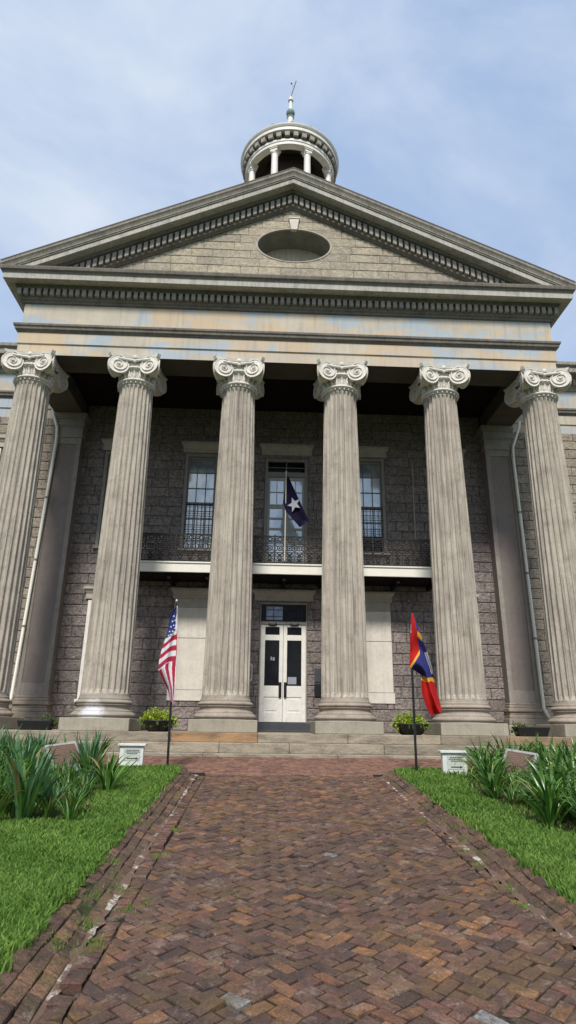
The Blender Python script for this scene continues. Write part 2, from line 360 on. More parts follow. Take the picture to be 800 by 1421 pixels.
# ------------------------------------------------------------------ ground
def struct(o): o['kind'] = 'structure'; return o
b = MB()
ys = [-400, -60, -26, -20, -14, -10, -6, -4, -1.9, 3, 40, 400]
for i in range(len(ys)-1):
    y0, y1 = ys[i], ys[i+1]
    b.add([(-400, y0, gz(y0)-.09), (400, y0, gz(y0)-.09), (400, y1, gz(y1)-.09), (-400, y1, gz(y1)-.09)], [(0, 1, 2, 3)])
struct(b.build('ground', plain('low_bounce_ground', (.06,.065,.035), .95, .1, 0, .4, .4)))  # ground colour darkened so less light bounces up into the portico
YB = -19.0; YC = -4.2   # path start behind the camera, corner where forecourt begins
def sheet(name, x0, x1, y0, y1, dz, m, n=1):
    b = MB(); yy = [y0+(y1-y0)*i/n for i in range(n+1)]
    for a_, c_ in zip(yy, yy[1:]): b.add([(x0,a_,gz(a_)+dz),(x1,a_,gz(a_)+dz),(x1,c_,gz(c_)+dz),(x0,c_,gz(c_)+dz)], [(0,1,2,3)])
    return struct(b.build(name, m))
def und(x, y): return .009*math.sin(x*2.1+y*1.3)+.008*math.sin(x*1.1-y*2.3+1)+.005*math.sin(x*5.3+y*4.1)
def brick(b, poly, surf, rnd, gap=.0065, th=.05, tilt=.0052, inset=.008):
    n = len(poly)
    if n < 3: return
    cx = sum(p[0] for p in poly)/n; cy = sum(p[1] for p in poly)/n
    ar = abs(sum(poly[i][0]*poly[(i+1)%n][1]-poly[(i+1)%n][0]*poly[i][1] for i in range(n)))/2
    if ar < .002: return
    tx = random.gauss(0, tilt*8); ty = random.gauss(0, tilt*8); dz = random.gauss(0, tilt*.7)
    def off(p, g):
        d = math.hypot(p[0]-cx, p[1]-cy); k = (d-g*1.6)/d if d > 0 else 1
        return cx+(p[0]-cx)*k, cy+(p[1]-cy)*k
    lo, mi, hi = [], [], []
    for p in poly:
        q = off(p, gap); q = (q[0]+random.uniform(-.003,.003), q[1]+random.uniform(-.003,.003)); z = surf(*q)+dz+(q[0]-cx)*tx+(q[1]-cy)*ty
        lo.append((q[0], q[1], z-th)); mi.append((q[0], q[1], z-.006))
        q2 = off(q, inset); hi.append((q2[0], q2[1], z+random.uniform(-.0015,.0015)))
    b.cr = rnd; o = len(b.v); b.v += lo+mi+hi
    b.face(range(o+2*n, o+3*n))
    for L in (0, 1):
        for k in range(n):
            k2 = (k+1) % n; b.face((o+L*n+k, o+L*n+k2, o+(L+1)*n+k2, o+(L+1)*n+k))
def herring(b, x0, x1, y0, y1, surf, W=.088, rf=None):
    s2 = math.sqrt(.5); N = int(max(x1-x0, y1-y0)/W)+12
    cxm, cym = (x0+x1)/2, (y0+y1)/2
    for i in range(-N, N):
        for j in range(-N, N):
            c = (i-j) % 4
            if c == 0: cell = (i, j, i+2, j+1)
            elif c == 3: cell = (i, j, i+1, j+2)
            else: continue
            u0, v0, u1, v1 = [k*W for k in cell]
            mx, my = ((u0+u1)/2, (v0+v1)/2); X = cxm+(mx-my)*s2; Y = cym+(mx+my)*s2
            if X < x0-.15 or X > x1+.15 or Y < y0-.15 or Y > y1+.15: continue
            poly = [(cxm+(u-v)*s2, cym+(u+v)*s2) for u, v in ((u0,v0),(u1,v0),(u1,v1),(u0,v1))]
            poly = clip_poly(poly, 1, 0, -x0); poly = clip_poly(poly, -1, 0, x1) if poly else poly
            poly = clip_poly(poly, 0, 1, -y0) if poly else poly; poly = clip_poly(poly, 0, -1, y1) if poly else poly
            if len(poly) >= 3: brick(b, poly, surf, rf(X, Y) if rf else random.random()*.96)
PL, PR = -1.43, 1.30
EDGE = {-1: (1.43, 1.58, 1.84), 1: (1.30, 1.42, 1.65)}   # path edge, mortar seam, lawn edge on each side
pale = [(.30, -11.52), (.62, -11.66), (.12, -9.0), (-.68,-11.62)]
def prnd(X, Y):
    for px, py in pale:
        if math.hypot(X-px, Y-py) < .058: return 1.
    return random.random()*.965
pathroot = empty('path'); struct(pathroot)
b = MB(); herring(b, PL, PR, YB, YC, lambda x, y: gz(y)+und(x, y), rf=prnd); struct(b.build('path_bricks', M['brick'], pathroot))
b = MB(); herring(b, -13, 13, YC, -1.88, lambda x, y: gz(y)+und(x, y)*.6, W=.088); struct(b.build('forecourt', M['brick2']))
def wavy(name, x0, x1, y0, y1, dz, k, st, m):
    b = MB(); nx = max(1, int((x1-x0)/st)); ny = max(1, int((y1-y0)/st))
    for j in range(ny+1):
        for i in range(nx+1): x = x0+(x1-x0)*i/nx; y = y0+(y1-y0)*j/ny; b.v.append((x, y, gz(y)+und(x, y)*k+dz))
    for j in range(ny):
        for i in range(nx): o = j*(nx+1)+i; b.face((o, o+1, o+nx+2, o+nx+1))
    struct(b.build(name, m, smooth=True))
wavy('path_joint_bed', PL, PR, YB, YC, -.0135, 1, .12, M['joint'])
wavy('forecourt_joint_bed', -13, 13, YC, -1.0, -.014, .6, .2, M['joint'])
for sg, nm in ((-1, 'left'), (1, 'right')):
    e0, e1, e2 = EDGE[sg]
    def surf(x, y, sg=sg, e1=e1, e2=e2):
        a_ = abs(x); base = gz(y)+und(x*.3, y)
        if a_ < e1: return base - .010
        return base - .010 + (a_-e1)*.10/(e2-e1)
    root = empty('brick_kerb_'+nm); struct(root)
    b = MB(); y = YB
    while y < YC:                          # crosswise bricks beside the herringbone
        w = random.uniform(.066, .074)
        if random.random() > .03: brick(b, [(sg*(e0+.006), y), (sg*(e1-.008), y+.015*sg), (sg*(e1-.008), y+w+.015*sg), (sg*(e0+.006), y+w)][::sg], surf, random.random()*.9, .008, .05, .010, .014)
        y += w
    struct(b.build('gutter_bricks', M['brick'], root))
    b = MB(); n = 150; seamw = [max(.006, random.gauss(.016,.014)) for _ in range(n+1)]                      # broken white mortar seam
    for k in range(n):
        y0 = YB+(YC-YB)*k/n; y1 = YB+(YC-YB)*(k+1)/n
        wa, wb = seamw[k], seamw[k+1]
        b.add([(sg*(e1-.006-wa), y0, surf(e1-.01,y0)-.003), (sg*(e1+.002+wa), y0, surf(e1,y0)+.004+wa*.2), (sg*(e1+.002+wb), y1, surf(e1,y1)+.004+wb*.2), (sg*(e1-.006-wb), y1, surf(e1-.01,y1)-.003)], [(0,1,2,3)])
    struct(b.build('mortar_seam', M['mortarwhite'], root))
    b = MB()
    nr = 3; rw = (e2-e1-.01)/nr
    for row in range(nr):                   # long bricks on the sloping kerb
        y = YB + random.random()*.2; xa = e1+.012+row*rw
        while y < YC:
            L = random.uniform(.18, .22)
            brick(b, [(sg*xa, y), (sg*(xa+rw-.003), y), (sg*(xa+rw-.003), y+L), (sg*xa, y+L)][::sg], surf, random.random()*.9, .003, .05, .006, .01)
            y += L
    struct(b.build('kerb_bricks', M['kerb'], root))
    b = MB()
    for k in range(6):
        y0 = YB+(YC-YB)*k/6; y1 = YB+(YC-YB)*(k+1)/6
        b.add([(sg*(e0-.02), y0, gz(y0)-.036), (sg*e1, y0, gz(y0)-.036), (sg*e1, y1, gz(y1)-.036), (sg*(e0-.02), y1, gz(y1)-.036),
               (sg*(e2+.03), y0, gz(y0)+.078), (sg*(e2+.03), y1, gz(y1)+.078)], [(0,1,2,3), (1,4,5,2)])
    struct(b.build('kerb_bed', M['joint'], root))
    b = MB(); n = 24                       # lawn, level with the kerb top, with its end faces
    for k in range(n):
        y0 = -40+(YC+40)*k/n; y1 = -40+(YC+40)*(k+1)/n
        x0, x1 = sorted((sg*e2, sg*30))
        b.add([(x0,y0,gz(y0)+.08),(x1,y0,gz(y0)+.08),(x1,y1,gz(y1)+.08),(x0,y1,gz(y1)+.08)], [(0,1,2,3)])
    b.add([(x0,YC,gz(YC)+.08),(x1,YC,gz(YC)+.08),(x1,YC+.05,gz(YC)-.05),(x0,YC+.05,gz(YC)-.05)], [(0,1,2,3)])
    struct(b.build('lawn_'+nm, M['lawn']))
    # dark strip painted as the shadow in the drain gap at kerb end
    b = MB(); x0, x1 = sorted((sg*(e0+.02), sg*(e2-.02))); b.box(x0, x1, YC-.02, YC+.07, gz(YC)-.03, gz(YC)+.016)
    o = b.build('drain_shadow_strip', M['lead'], None); tag(o, ('left' if sg < 0 else 'right')+' dark strip painted as the drain gap shadow across the kerb end beside the '+('striped' if sg < 0 else 'red and blue')+' flag', 'drain', 'painted drain gap shadows at the kerb ends')
# lily beds (soil)
def bed(name, pts):
    b = MB(); b.add([(x, y, gz(y)+.10) for x, y in pts], [tuple(range(len(pts)))]); struct(b.build(name, M['soil']))
bed('bed_soil_left', [(-9,-8.4),(-2.7,-8.3),(-2.35,-7.3),(-2.35,-5.2),(-3.1,-4.5),(-9,-4.4)])
bed('bed_soil_right', [(9,-8.7),(9,-4.4),(3.2,-4.5),(2.6,-5.1),(2.2,-6.3),(2.3,-7.6),(2.7,-8.6)])

# grass: short blades, one object per lawn
def grass(name, n, reg, hmin, hmax, label):
    P = []
    while sum(len(p) for p in P) < n:
        x = rng.uniform(reg[0], reg[1], n); y = rng.uniform(reg[2], reg[3], n)
        k = np.ones(n, bool)
        dd = np.hypot(x-C0.x, y-C0.y)
        k &= rng.random(n) < np.clip((5.5/dd)**1.3, .12, 1)
        inl = (x < -2.42-.2*(y+7.5)) & (y > -8.25) & (y < -4.6); inr = (x > 2.35) & (y > -8.5) & (y < -4.6)
        k &= ~((inl | inr) & (rng.random(n) < .85))
        rag = .035*np.sin(y*9)+.03*np.sin(y*23+1)+.02*np.sin(y*41)
        k &= np.where(x < 0, -x-1.83, x-1.64)+rag > rng.uniform(-.03, .05, n)
        bare = np.sin(x*2.3+y*1.7)*np.sin(x*1.1-y*2.9+1); k &= ~((bare > .75) & (rng.random(n) < .6))
        P.append(np.stack([x[k], y[k]], 1))
    P = np.concatenate(P)[:n]; x, y = P.T; n = len(x)
    cl = np.sin(x*3.1+np.sin(y*2.7))*np.cos(y*3.7+x)*.5+.5
    h = rng.uniform(hmin, hmax, n)*(.75+.5*cl); w = rng.uniform(.0035, .006, n)*(1+.08*np.hypot(x-C0.x, y-C0.y))
    a = rng.uniform(0, 2*pi, n); ln = rng.uniform(.15, .9, n)*h; la = rng.uniform(0, 2*pi, n)
    z = -.44+.074*(y+1.9)+.075
    dx, dy = np.cos(a)*w, np.sin(a)*w; lx, ly = np.cos(la)*ln, np.sin(la)*ln
    V = np.empty((n, 5, 3), np.float32)
    V[:,0] = np.stack([x-dx, y-dy, z], 1); V[:,1] = np.stack([x+dx, y+dy, z], 1)
    V[:,2] = np.stack([x+dx*.8+lx*.35, y+dy*.8+ly*.35, z+h*.6], 1); V[:,3] = np.stack([x-dx*.8+lx*.35, y-dy*.8+ly*.35, z+h*.6], 1)
    V[:,4] = np.stack([x+lx, y+ly, z+h*.95], 1)
    me = bpy.data.meshes.new(name); me.vertices.add(5*n); me.vertices.foreach_set('co', V.ravel())
    base = np.arange(n)[:,None]*5; L = np.concatenate([base+np.array([0,1,2,3]), base+np.array([3,2,4])], 1).ravel()
    me.loops.add(7*n); me.loops.foreach_set('vertex_index', L.astype(np.int32))
    me.polygons.add(2*n); st = (np.arange(n)[:,None]*7+np.array([0,4])).ravel(); me.polygons.foreach_set('loop_start', st.astype(np.int32))
    me.update(calc_edges=True); me.materials.append(M['grass'])
    at_ = me.attributes.new('rnd', 'FLOAT', 'FACE'); rr = np.clip(rng.random(n)*.7+cl*.3, 0, .96) + (rng.random(n) > .965)*.3; at_.data.foreach_set('value', np.repeat(rr, 2).astype(np.float32))
    o = bpy.data.objects.new(name, me); col.objects.link(o); tag(o, label, 'grass', kind='stuff'); return o
grass('grass', 190000, (-6.2, -1.80, -12.3, YC+.02), .04, .085, 'short bright green grass left of the brick path')
grass('grass', 150000, (1.61, 6.6, -12.0, YC+.02), .04, .085, 'short bright green grass right of the brick path')

# weeds in the kerb cracks
b = MB()
for (wx, wy) in [(-1.62,-10.6),(-1.7,-10.2),(-1.58,-11.0),(-1.44,-10.3),(-1.75,-9.4),(-1.33,-10.15),(-1.6,-9.9),(1.4,-8.8),(1.45,-8.5),(1.38,-9.2),(1.55,-8.0),(1.35,-10.2),(-1.7,-11.0),(-1.75,-8.0),(1.42,-9.8),(-1.5,-10.9),(1.3,-7.5),(-1.43,-9.0),(-1.42,-8.0)]:
    for k in range(46):
        x = wx+random.gauss(0, .035); y = wy+random.gauss(0, .06); z = gz(y)+max(0, (abs(x)-(1.58 if x < 0 else 1.42))*.4)-.01; a_ = random.random()*2*pi; h = random.uniform(.012, .04)
        b.cr = random.random(); dx, dy = math.cos(a_)*.005, math.sin(a_)*.005; l = random.uniform(.01, .035)
        b.add([(x-dx,y-dy,z),(x+dx,y+dy,z),(x+dx+l*dy*100*.6,y+dy+l*dx*100*.6,z+h)], [(0,1,2)])
tag(b.build('weeds', M['weed']), 'small pale green weeds sprouting from the brick kerb cracks', 'weeds', kind='stuff')

# ------------------------------------------------------------------ building helpers
W = 7.42; YA = .436; YW = 3.3; XB = 12.6     # entablature half width, its front, wall plane, main block half width
court = empty('courthouse', (0, 0, 0))
tag(court, 'old stone courthouse with six fluted columns, pediment and round cupola', 'courthouse')
def sweep_u(b, prof, back=YW+.3):            # profile [(projection, z)] mitred round the portico front
    o = len(b.v); n = len(prof)
    for e, z in prof:
        b.v += [(-(W+e), back, z), (-(W+e), -(YA+e), z), (W+e, -(YA+e), z), (W+e, back, z)]
    for i in range(n-1):
        for k in range(3): b.face((o+i*4+k, o+i*4+k+1, o+(i+1)*4+k+1, o+(i+1)*4+k))
def sweep_wing(name, m, prof, y=YW+.02):
    for sg in (-1, 1):
        b = MB()
        o = len(b.v)
        for e, z in prof: b.v += [(sg*(W-.3), y-e, z), (sg*(XB+e), y-e, z), (sg*(XB+e), y+22, z)]
        for i in range(len(prof)-1):
            for k in range(2): b.face((o+i*3+k, o+i*3+k+1, o+(i+1)*3+k+1, o+(i+1)*3+k))
        b.build(name, m, court)
ZA = 9.57
# --- portico entablature
b = MB(); sweep_u(b, [(0, ZA), (0, 9.90), (.035, 9.905), (.035, 10.24)]); 
ent = b.build('architrave', M['frieze'], court)
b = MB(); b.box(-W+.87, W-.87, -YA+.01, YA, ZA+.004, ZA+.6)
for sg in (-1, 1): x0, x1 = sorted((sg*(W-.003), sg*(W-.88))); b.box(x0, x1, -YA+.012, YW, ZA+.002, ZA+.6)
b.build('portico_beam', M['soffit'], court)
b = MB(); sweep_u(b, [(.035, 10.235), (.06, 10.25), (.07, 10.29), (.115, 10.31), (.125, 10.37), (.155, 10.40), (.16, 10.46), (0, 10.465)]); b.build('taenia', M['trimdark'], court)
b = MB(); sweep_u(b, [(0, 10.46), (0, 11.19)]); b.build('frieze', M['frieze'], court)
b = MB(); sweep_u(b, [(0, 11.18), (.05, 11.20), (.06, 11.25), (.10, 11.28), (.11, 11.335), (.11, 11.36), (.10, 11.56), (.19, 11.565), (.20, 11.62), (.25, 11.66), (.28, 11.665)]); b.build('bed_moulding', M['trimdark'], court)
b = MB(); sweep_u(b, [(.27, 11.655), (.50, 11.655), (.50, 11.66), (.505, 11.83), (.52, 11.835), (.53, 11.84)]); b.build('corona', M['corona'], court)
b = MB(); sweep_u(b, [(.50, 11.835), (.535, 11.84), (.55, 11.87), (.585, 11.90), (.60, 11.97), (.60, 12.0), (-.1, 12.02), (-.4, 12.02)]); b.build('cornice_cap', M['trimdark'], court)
b = MB(); p = .1725; n = 86
for k in range(n):
    x = -(W+.16)+.03+k*(2*(W+.16)-.06)/(n-1); j = random.uniform(-.008,.008); b.box(x-.055+j, x+.055+j*.4, -(YA+.22)+random.uniform(0,.012), -(YA+.09), 11.355+random.uniform(0,.012), 11.555)
for sg in (-1, 1):
    for k in range(22):
        y = -(YA+.16)+.1+k*.1725; x0, x1 = sorted((sg*(W+.09), sg*(W+.22))); b.box(x0, x1, y-.055, y+.055, 11.355, 11.555)
b.build('dentil_course', M['dentil'], court, bevel=.008)
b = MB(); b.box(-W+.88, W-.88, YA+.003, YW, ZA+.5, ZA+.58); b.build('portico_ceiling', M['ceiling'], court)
# wings (main block)
sweep_wing('architrave', M['frieze'], [(0, ZA), (0, 9.90), (.035, 9.905), (.035, 10.24)])
sweep_wing('taenia', M['trimdark'], [(.035, 10.235), (.06, 10.25), (.07, 10.29), (.115, 10.31), (.125, 10.37), (.155, 10.40), (.16, 10.46), (0, 10.465)])
sweep_wing('frieze', M['frieze'], [(0, 10.46), (0, 11.19)])
sweep_wing('cornice', M['trim'], [(0, 11.18), (.05, 11.20), (.06, 11.25), (.10, 11.28), (.11, 11.36), (.10, 11.56), (.19, 11.565), (.28, 11.665), (.50, 11.66), (.505, 11.83), (.585, 11.90), (.60, 12.0), (-1, 12.2)])
for sg in (-1, 1):
    b = MB()
    for k in range(32):
        x = sg*(W+.4+k*.1725); b.box(x-.055, x+.055, YW-.20, YW-.07, 11.355, 11.555)
    b.build('dentil_course', M['dentil'], court)
b = MB(); b.add([(-XB,YW-.2,12.1),(XB,YW-.2,12.1),(XB,25,12.1),(-XB,25,12.1),(-6,10,14.6),(6,10,14.6),(6,18,14.6),(-6,18,14.6)], [(0,1,5,4),(1,2,6,5),(2,3,7,6),(3,0,4,7),(4,5,6,7)]); b.build('main_roof', M['roof'], court)
b = MB()
b.box(-XB, -XB+.4, YW+.4, 24.99, -.5, ZA); b.build('side_wall', M['wingwall'], court); b = MB(); b.box(XB-.4, XB, YW+.4, 24.99, -.5, ZA); b.build('side_wall', M['wingwall'], court); b = MB(); b.box(-XB, XB, 25, 25.4, -.5, ZA); b.build('side_wall', M['wingwall'], court)

# --- pediment
ZT = 15.94; SL = .47
def zt(x): return ZT-SL*abs(x)
XT = 8.03
def rake(b, prof, x_end=XT, cut=11.99):
    for sg in (-1, 1):
        loops = []
        for xx in (0., x_end):
            loops.append([(sg*xx, y, zt(xx)+dz) for y, dz in prof])
        o = len(b.v); n = len(prof); b.v += loops[0]+loops[1]
        for i in range(n-1):
            f = (o+i, o+n+i, o+n+i+1, o+i+1); b.face(f if sg > 0 else f[::-1])
def clipbelow(o, z):
    import bmesh
    bm = bmesh.new(); bm.from_mesh(o.data)
    bmesh.ops.bisect_plane(bm, geom=bm.verts[:]+bm.edges[:]+bm.faces[:], plane_co=(0,0,z), plane_no=(0,0,-1), clear_outer=True)
    bm.to_mesh(o.data); bm.free(); return o
b = MB(); rake(b, [(.5, 0), (-1.03, 0), (-1.035, -.05)]); clipbelow(b.build('rake_cap', M['redroof'], court), 12.0)
b = MB(); rake(b, [(-1.02, -.045), (-1.03, -.06), (-1.02, -.12), (-.985, -.17), (-.96, -.22), (-.95, -.26), (-.93, -.265), (-.93, -.30), (-.87,-.30)]); clipbelow(b.build('rake_sima', M['trim'], court), 12.0)
b = MB(); rake(b, [(-.90, -.296), (-.90, -.47), (-.885, -.475), (-.66, -.475)]); clipbelow(b.build('rake_corona', M['corona'], court), 12.02)
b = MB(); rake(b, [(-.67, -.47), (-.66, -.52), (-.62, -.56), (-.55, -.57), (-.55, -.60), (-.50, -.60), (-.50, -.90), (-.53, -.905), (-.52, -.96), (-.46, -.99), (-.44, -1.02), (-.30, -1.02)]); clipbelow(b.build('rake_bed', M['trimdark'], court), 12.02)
b = MB()
for sg in (-1, 1):
    k = 0
    while True:
        x = .09+k*.1725; k += 1
        if x > 7.05: break
        a0, a1 = x-.052, x+.052; P = []
        for yy in (-.61, -.49):
            P.append([(sg*a0, yy, zt(a0)-.89), (sg*a1, yy, zt(a1)-.89), (sg*a1, yy, zt(a1)-.62), (sg*a0, yy, zt(a0)-.62)])
        f, g = P; q = [f[0], f[1], g[1], g[0], f[3], f[2], g[2], g[3]]
        if sg < 0: q = [q[1], q[0], q[3], q[2], q[5], q[4], q[7], q[6]]
        if min(p_[2] for p_ in q) > 11.9: b.hexa(q)
b.build('rake_dentils', M['dentil'], court)
# tympanum with oval opening
OC = (.055, 13.6); OA, OB = 1.09, .60
b = MB(); bx = 6.9; z = 11.95; row = 0
b.cm = 1
n = 40
# backing wall with ellipse hole: quads between ellipse and an outer rectangle path, front only
def tymp_limit(x): return zt(x)-.97
def clip_t(poly):
    for sg in (-1, 1): 
        if poly: poly = clip_poly(poly, sg*-SL, -1, ZT-.97)
    return poly
b.cm = 0
while z < 15.0:
    h = .281; x = -7 - (row % 2)*.3
    while x < 7:
        L = random.uniform(.5, 1.15); b.cr = random.random()
        # split the block in thin columns near the ellipse
        x0, x1 = x, x+L; z0, z1 = z, z+h
        near = x1 > OC[0]-OA and x0 < OC[0]+OA and z1 > OC[1]-OB and z0 < OC[1]+OB
        g = .005
        if not near:
            p_ = clip_t([(x0+g, z0+g), (x1-g, z0+g), (x1-g, z1-g), (x0+g, z1-g)])
            if len(p_) >= 3: b.block(p_, -.40, .014, .05)
        else:
            m = 24; pieces = {0: [], 1: []}
            for i in range(m):
                a_, c_ = x0+g+(x1-x0-2*g)*i/m, x0+g+(x1-x0-2*g)*(i+1)/m
                def ez(xx):
                    t_ = 1-((xx-OC[0])/OA)**2; return OB*math.sqrt(t_) if t_ > 0 else None
                ea, ec = ez(a_), ez(c_); lo, hi = z0+g, z1-g
                if ea is None and ec is None: b.prism([(a_,lo),(c_,lo),(c_,hi),(a_,hi)], -.40, -.35); continue
                ea = ea or 0; ec = ec or 0
                # below the ellipse
                ta, tc_ = min(hi, OC[1]-ea), min(hi, OC[1]-ec)
                if max(ta, tc_) > lo: b.prism([(a_,lo),(c_,lo),(c_,max(lo,tc_)),(a_,max(lo,ta))], -.40, -.35)
                ba, bc = max(lo, OC[1]+ea), max(lo, OC[1]+ec)
                if min(ba, bc) < hi: b.prism([(a_,min(hi,ba)),(c_,min(hi,bc)),(c_,hi),(a_,hi)], -.40, -.35)
        x += L
    z += h; row += 1
b.cm = 1
for (x0, x1, z0, z1) in [(-7.4, OC[0]-OA, 11.8, 16), (OC[0]+OA, 7.4, 11.8, 16)]:
    p_ = clip_t([(x0,z0),(x1,z0),(x1,z1),(x0,z1)]); b.prism(p_, -.38, -.3)
m = 48
for i in range(m):
    a_, c_ = OC[0]-OA+2*OA*i/m, OC[0]-OA+2*OA*(i+1)/m
    e = lambda xx: OB*math.sqrt(max(0, 1-((xx-OC[0])/OA)**2))
    b.prism([(a_, 11.8), (c_, 11.8), (c_, OC[1]-e(c_)), (a_, OC[1]-e(a_))], -.38, -.3)
    b.prism([(a_, OC[1]+e(a_)), (c_, OC[1]+e(c_)), (c_, min(tymp_limit(c_),16)), (a_, min(tymp_limit(a_),16))], -.38, -.3)
tymp = b.build('tympanum', [M['tymp'], M['tympmortar']], court)
# oval reveal, frame and board
b = MB(); n = 64; o = 0
rings = [(1.035, -.40), (1.035, -.415), (.985, -.415), (.985, -.36), (.985, .42)]
for k_, y_ in rings:
    for i in range(n):
        a_ = 2*pi*i/n; b.v.append((OC[0]+OA*k_*math.cos(a_), y_, OC[1]+OB*k_*math.sin(a_)))
for L in range(len(rings)-1):
    for i in range(n):
        i2 = (i+1) % n; b.face((L*n+i, (L+1)*n+i, (L+1)*n+i2, L*n+i2))
ov = b.build('oval_opening', M['greytrim'], court)
M['reveal'] = stone('dark_reveal_stone', (.25,.235,.205), (.17,.165,.145), (.08,.08,.065), .6, 3, 0, .4, 30, .008);  # reveal in a darker, greyer stone tone than the rim
ov.data.materials.append(M['reveal'])
for p_ in ov.data.polygons:
    if p_.center.y > -.36+1e-4 and abs(p_.normal.y) < .5: p_.material_index = 1
b = MB(); b.prism([(OC[0]+OA*1.02*math.cos(2*pi*i/n), OC[1]+OB*1.02*math.sin(2*pi*i/n)) for i in range(n)], .40, .5); b.build('oval_board', M['woodpanel'], ov)
b = MB(); b.hexa([(-.045,-.47,14.14),(.145,-.47,14.14),(.145,-.36,14.14),(-.045,-.36,14.14),(-.10,-.48,14.53),(.20,-.48,14.53),(.20,-.36,14.53),(-.10,-.36,14.53)])
b.box(-.12, .22, -.50, -.36, 14.53, 14.575); b.build('keystone', M['stucco'], court, bevel=.01)
# roof of portico
b = MB()
for sg in (-1, 1):
    q = [(0, -1.0, ZT+.004), (sg*XT, -1.0, zt(XT)+.004), (sg*XT, 9, zt(XT)+.004), (0, 9, ZT+.004)]
    b.add(q, [(0,1,2,3) if sg > 0 else (3,2,1,0)])
b.add([(-7.9,9,12.1),(7.9,9,12.1),(0,9,15.9)], [(0,1,2)])
b.build('portico_roof', M['redroof'], court)

# ------------------------------------------------------------------ columns
def make_column():
    root = MB(); nfl = 24; seg = 8; N = nfl*seg
    zs = [.76, .80, .84, .90] + [.90+(8.62-.90)*i/22 for i in range(1, 23)] + [8.68, 8.74, 8.79]
    for z in zs:
        t_ = (z-.76)/(8.79-.76); Rr = .557-(.557-.443)*(t_**1.35)
        fd = max(0, min(1, (z-.80)/.09))*max(0, min(1, (8.745-z)/.08))
        for k in range(N):
            ph = (k % seg)/seg
            d = 0 if ph < .17 else .060*math.sqrt(max(0, 1-((ph-.585)/.415)**2))
            rr = Rr - d*fd*(Rr/.55); a_ = 2*pi*(k+.4)/N
            root.v.append((rr*math.cos(a_), rr*math.sin(a_), z))
    for i in range(len(zs)-1):
        for k in range(N):
            k2 = (k+1) % N; root.face((i*N+k, i*N+k2, (i+1)*N+k2, (i+1)*N+k))
    c = root.build('column', M['column'], court)
    b = MB()
    pr = [(.60,.27),(.70,.272)]+[(.665+.065*math.sin(pi*i/8), .272+.13*(i/8)) for i in range(1,9)]+[(.655,.41),(.655,.43),(.62,.45),(.595,.48),(.59,.52),(.605,.55),(.63,.555),(.63,.57)]
    pr += [(.60+.045*math.sin(pi*i/6), .57+.09*(i/6)) for i in range(7)]+[(.59,.665),(.59,.70),(.575,.72),(.56,.765)]
    b.lathe(pr, 48, cap=False); b.build('base', M['base'], c, smooth=False)
    b = MB(); b.box(-.76,.76,-.76,.76, .002,.27); b.build('plinth', M['plinth'], c, bevel=.012)
    # capital
    b = MB()
    b.lathe([(.44,8.785),(.455,8.79),(.455,8.815),(.47,8.82)], 48, cap=False)
    for k in range(24):
        a_ = 2*pi*(k+.5)/24; b.ball((.475*math.cos(a_), .475*math.sin(a_), 8.80), .026, n=6, h=4)
    b.lathe([(.455,8.82),(.50,8.835),(.525,8.86),(.525,8.885),(.50,8.905),(.45,8.91),(.425,8.92),(.42,9.0),(.425,9.10),(.445,9.16),(.50,9.18),(.535,9.22),(.53,9.26),(.48,9.28),(.48,9.5)], 48, cap=False)
    for k in range(20):
        a_ = 2*pi*k/20; cs, sn = math.cos(a_), math.sin(a_)
        b.tube([(.415*cs,.415*sn,8.92),(.435*cs,.435*sn,9.0),(.45*cs,.45*sn,9.08),(.50*cs,.50*sn,9.15)], [.03,.045,.04,.012], 6)
        a2 = a_+pi/20; cs, sn = math.cos(a2), math.sin(a2)
        b.tube([(.42*cs,.42*sn,8.95),(.445*cs,.445*sn,9.12)], [.012,.03], 5)
    for k in range(24):
        a_ = 2*pi*(k+.5)/24; b.ball((.52*math.cos(a_), .52*math.sin(a_), 9.23), .034, .034, .045, n=6, h=5)
    for q in range(4):
        ca, sa = math.cos(q*pi/2), math.sin(q*pi/2)
        def T(p): return (p[0]*ca-p[1]*sa, p[0]*sa+p[1]*ca, p[2])
        for s in (-1, 1):
            cx, cy, cz = s*.395, -.61, 9.265; tw = R(18)*s
            ux = Vector((math.cos(tw), math.sin(tw)*-1, 0)); nn = Vector((math.sin(tw), -math.cos(tw)*1, 0)); 
            ux = Vector((math.cos(tw), -math.sin(tw)*1, 0)); nn = Vector((-math.sin(tw)*-1, -math.cos(tw), 0))
            def D(u, w, d): p_ = Vector((cx, cy, cz))+ux*u+Vector((0,0,w))+nn*d; return T(p_)
            m = 20; o = len(b.v)            # disc body
            for d, rr in ((-.26,.19),(-.10,.21),(0,.27),(.0,.255),(-.014,.24)):
                for i in range(m):
                    a_ = 2*pi*i/m; b.v.append(D(rr*math.cos(a_), rr*math.sin(a_), d))
            for L in range(4):
                for i in range(m):
                    i2 = (i+1) % m; b.face((o+L*m+i, o+L*m+i2, o+(L+1)*m+i2, o+(L+1)*m+i))
            b.face([o+4*m+i for i in range(m)])
            pts = []; rs = []
            for i in range(46):
                th = i/45*2.35*2*pi; rr = .257*math.exp(-th*.128)
                a_ = pi/2 - s*(-1)*0 + (-s)*(-th) ; pts.append(D(rr*math.cos(a_), rr*math.sin(a_), .006)); rs.append(.018*math.exp(-th*.07))
            b.tube(pts, rs, 6); b.ball(D(0,0,.01), .034, n=8, h=5)
        # canalis between volutes and abacus with concave side
        pts = [T((-.42+.84*i/8, -.60+.06*(1-abs(i-4)/4)*1.0, 9.445-.03*(1-((i-4)/4)**2))) for i in range(9)]
        b.tube(pts, .035, 6)
        b.ball(T((0, -.555, 9.50)), .06, .06, .07, n=8, h=6); b.ball(T((0,-.54,9.40)), .05,.05,.06,n=8,h=6)
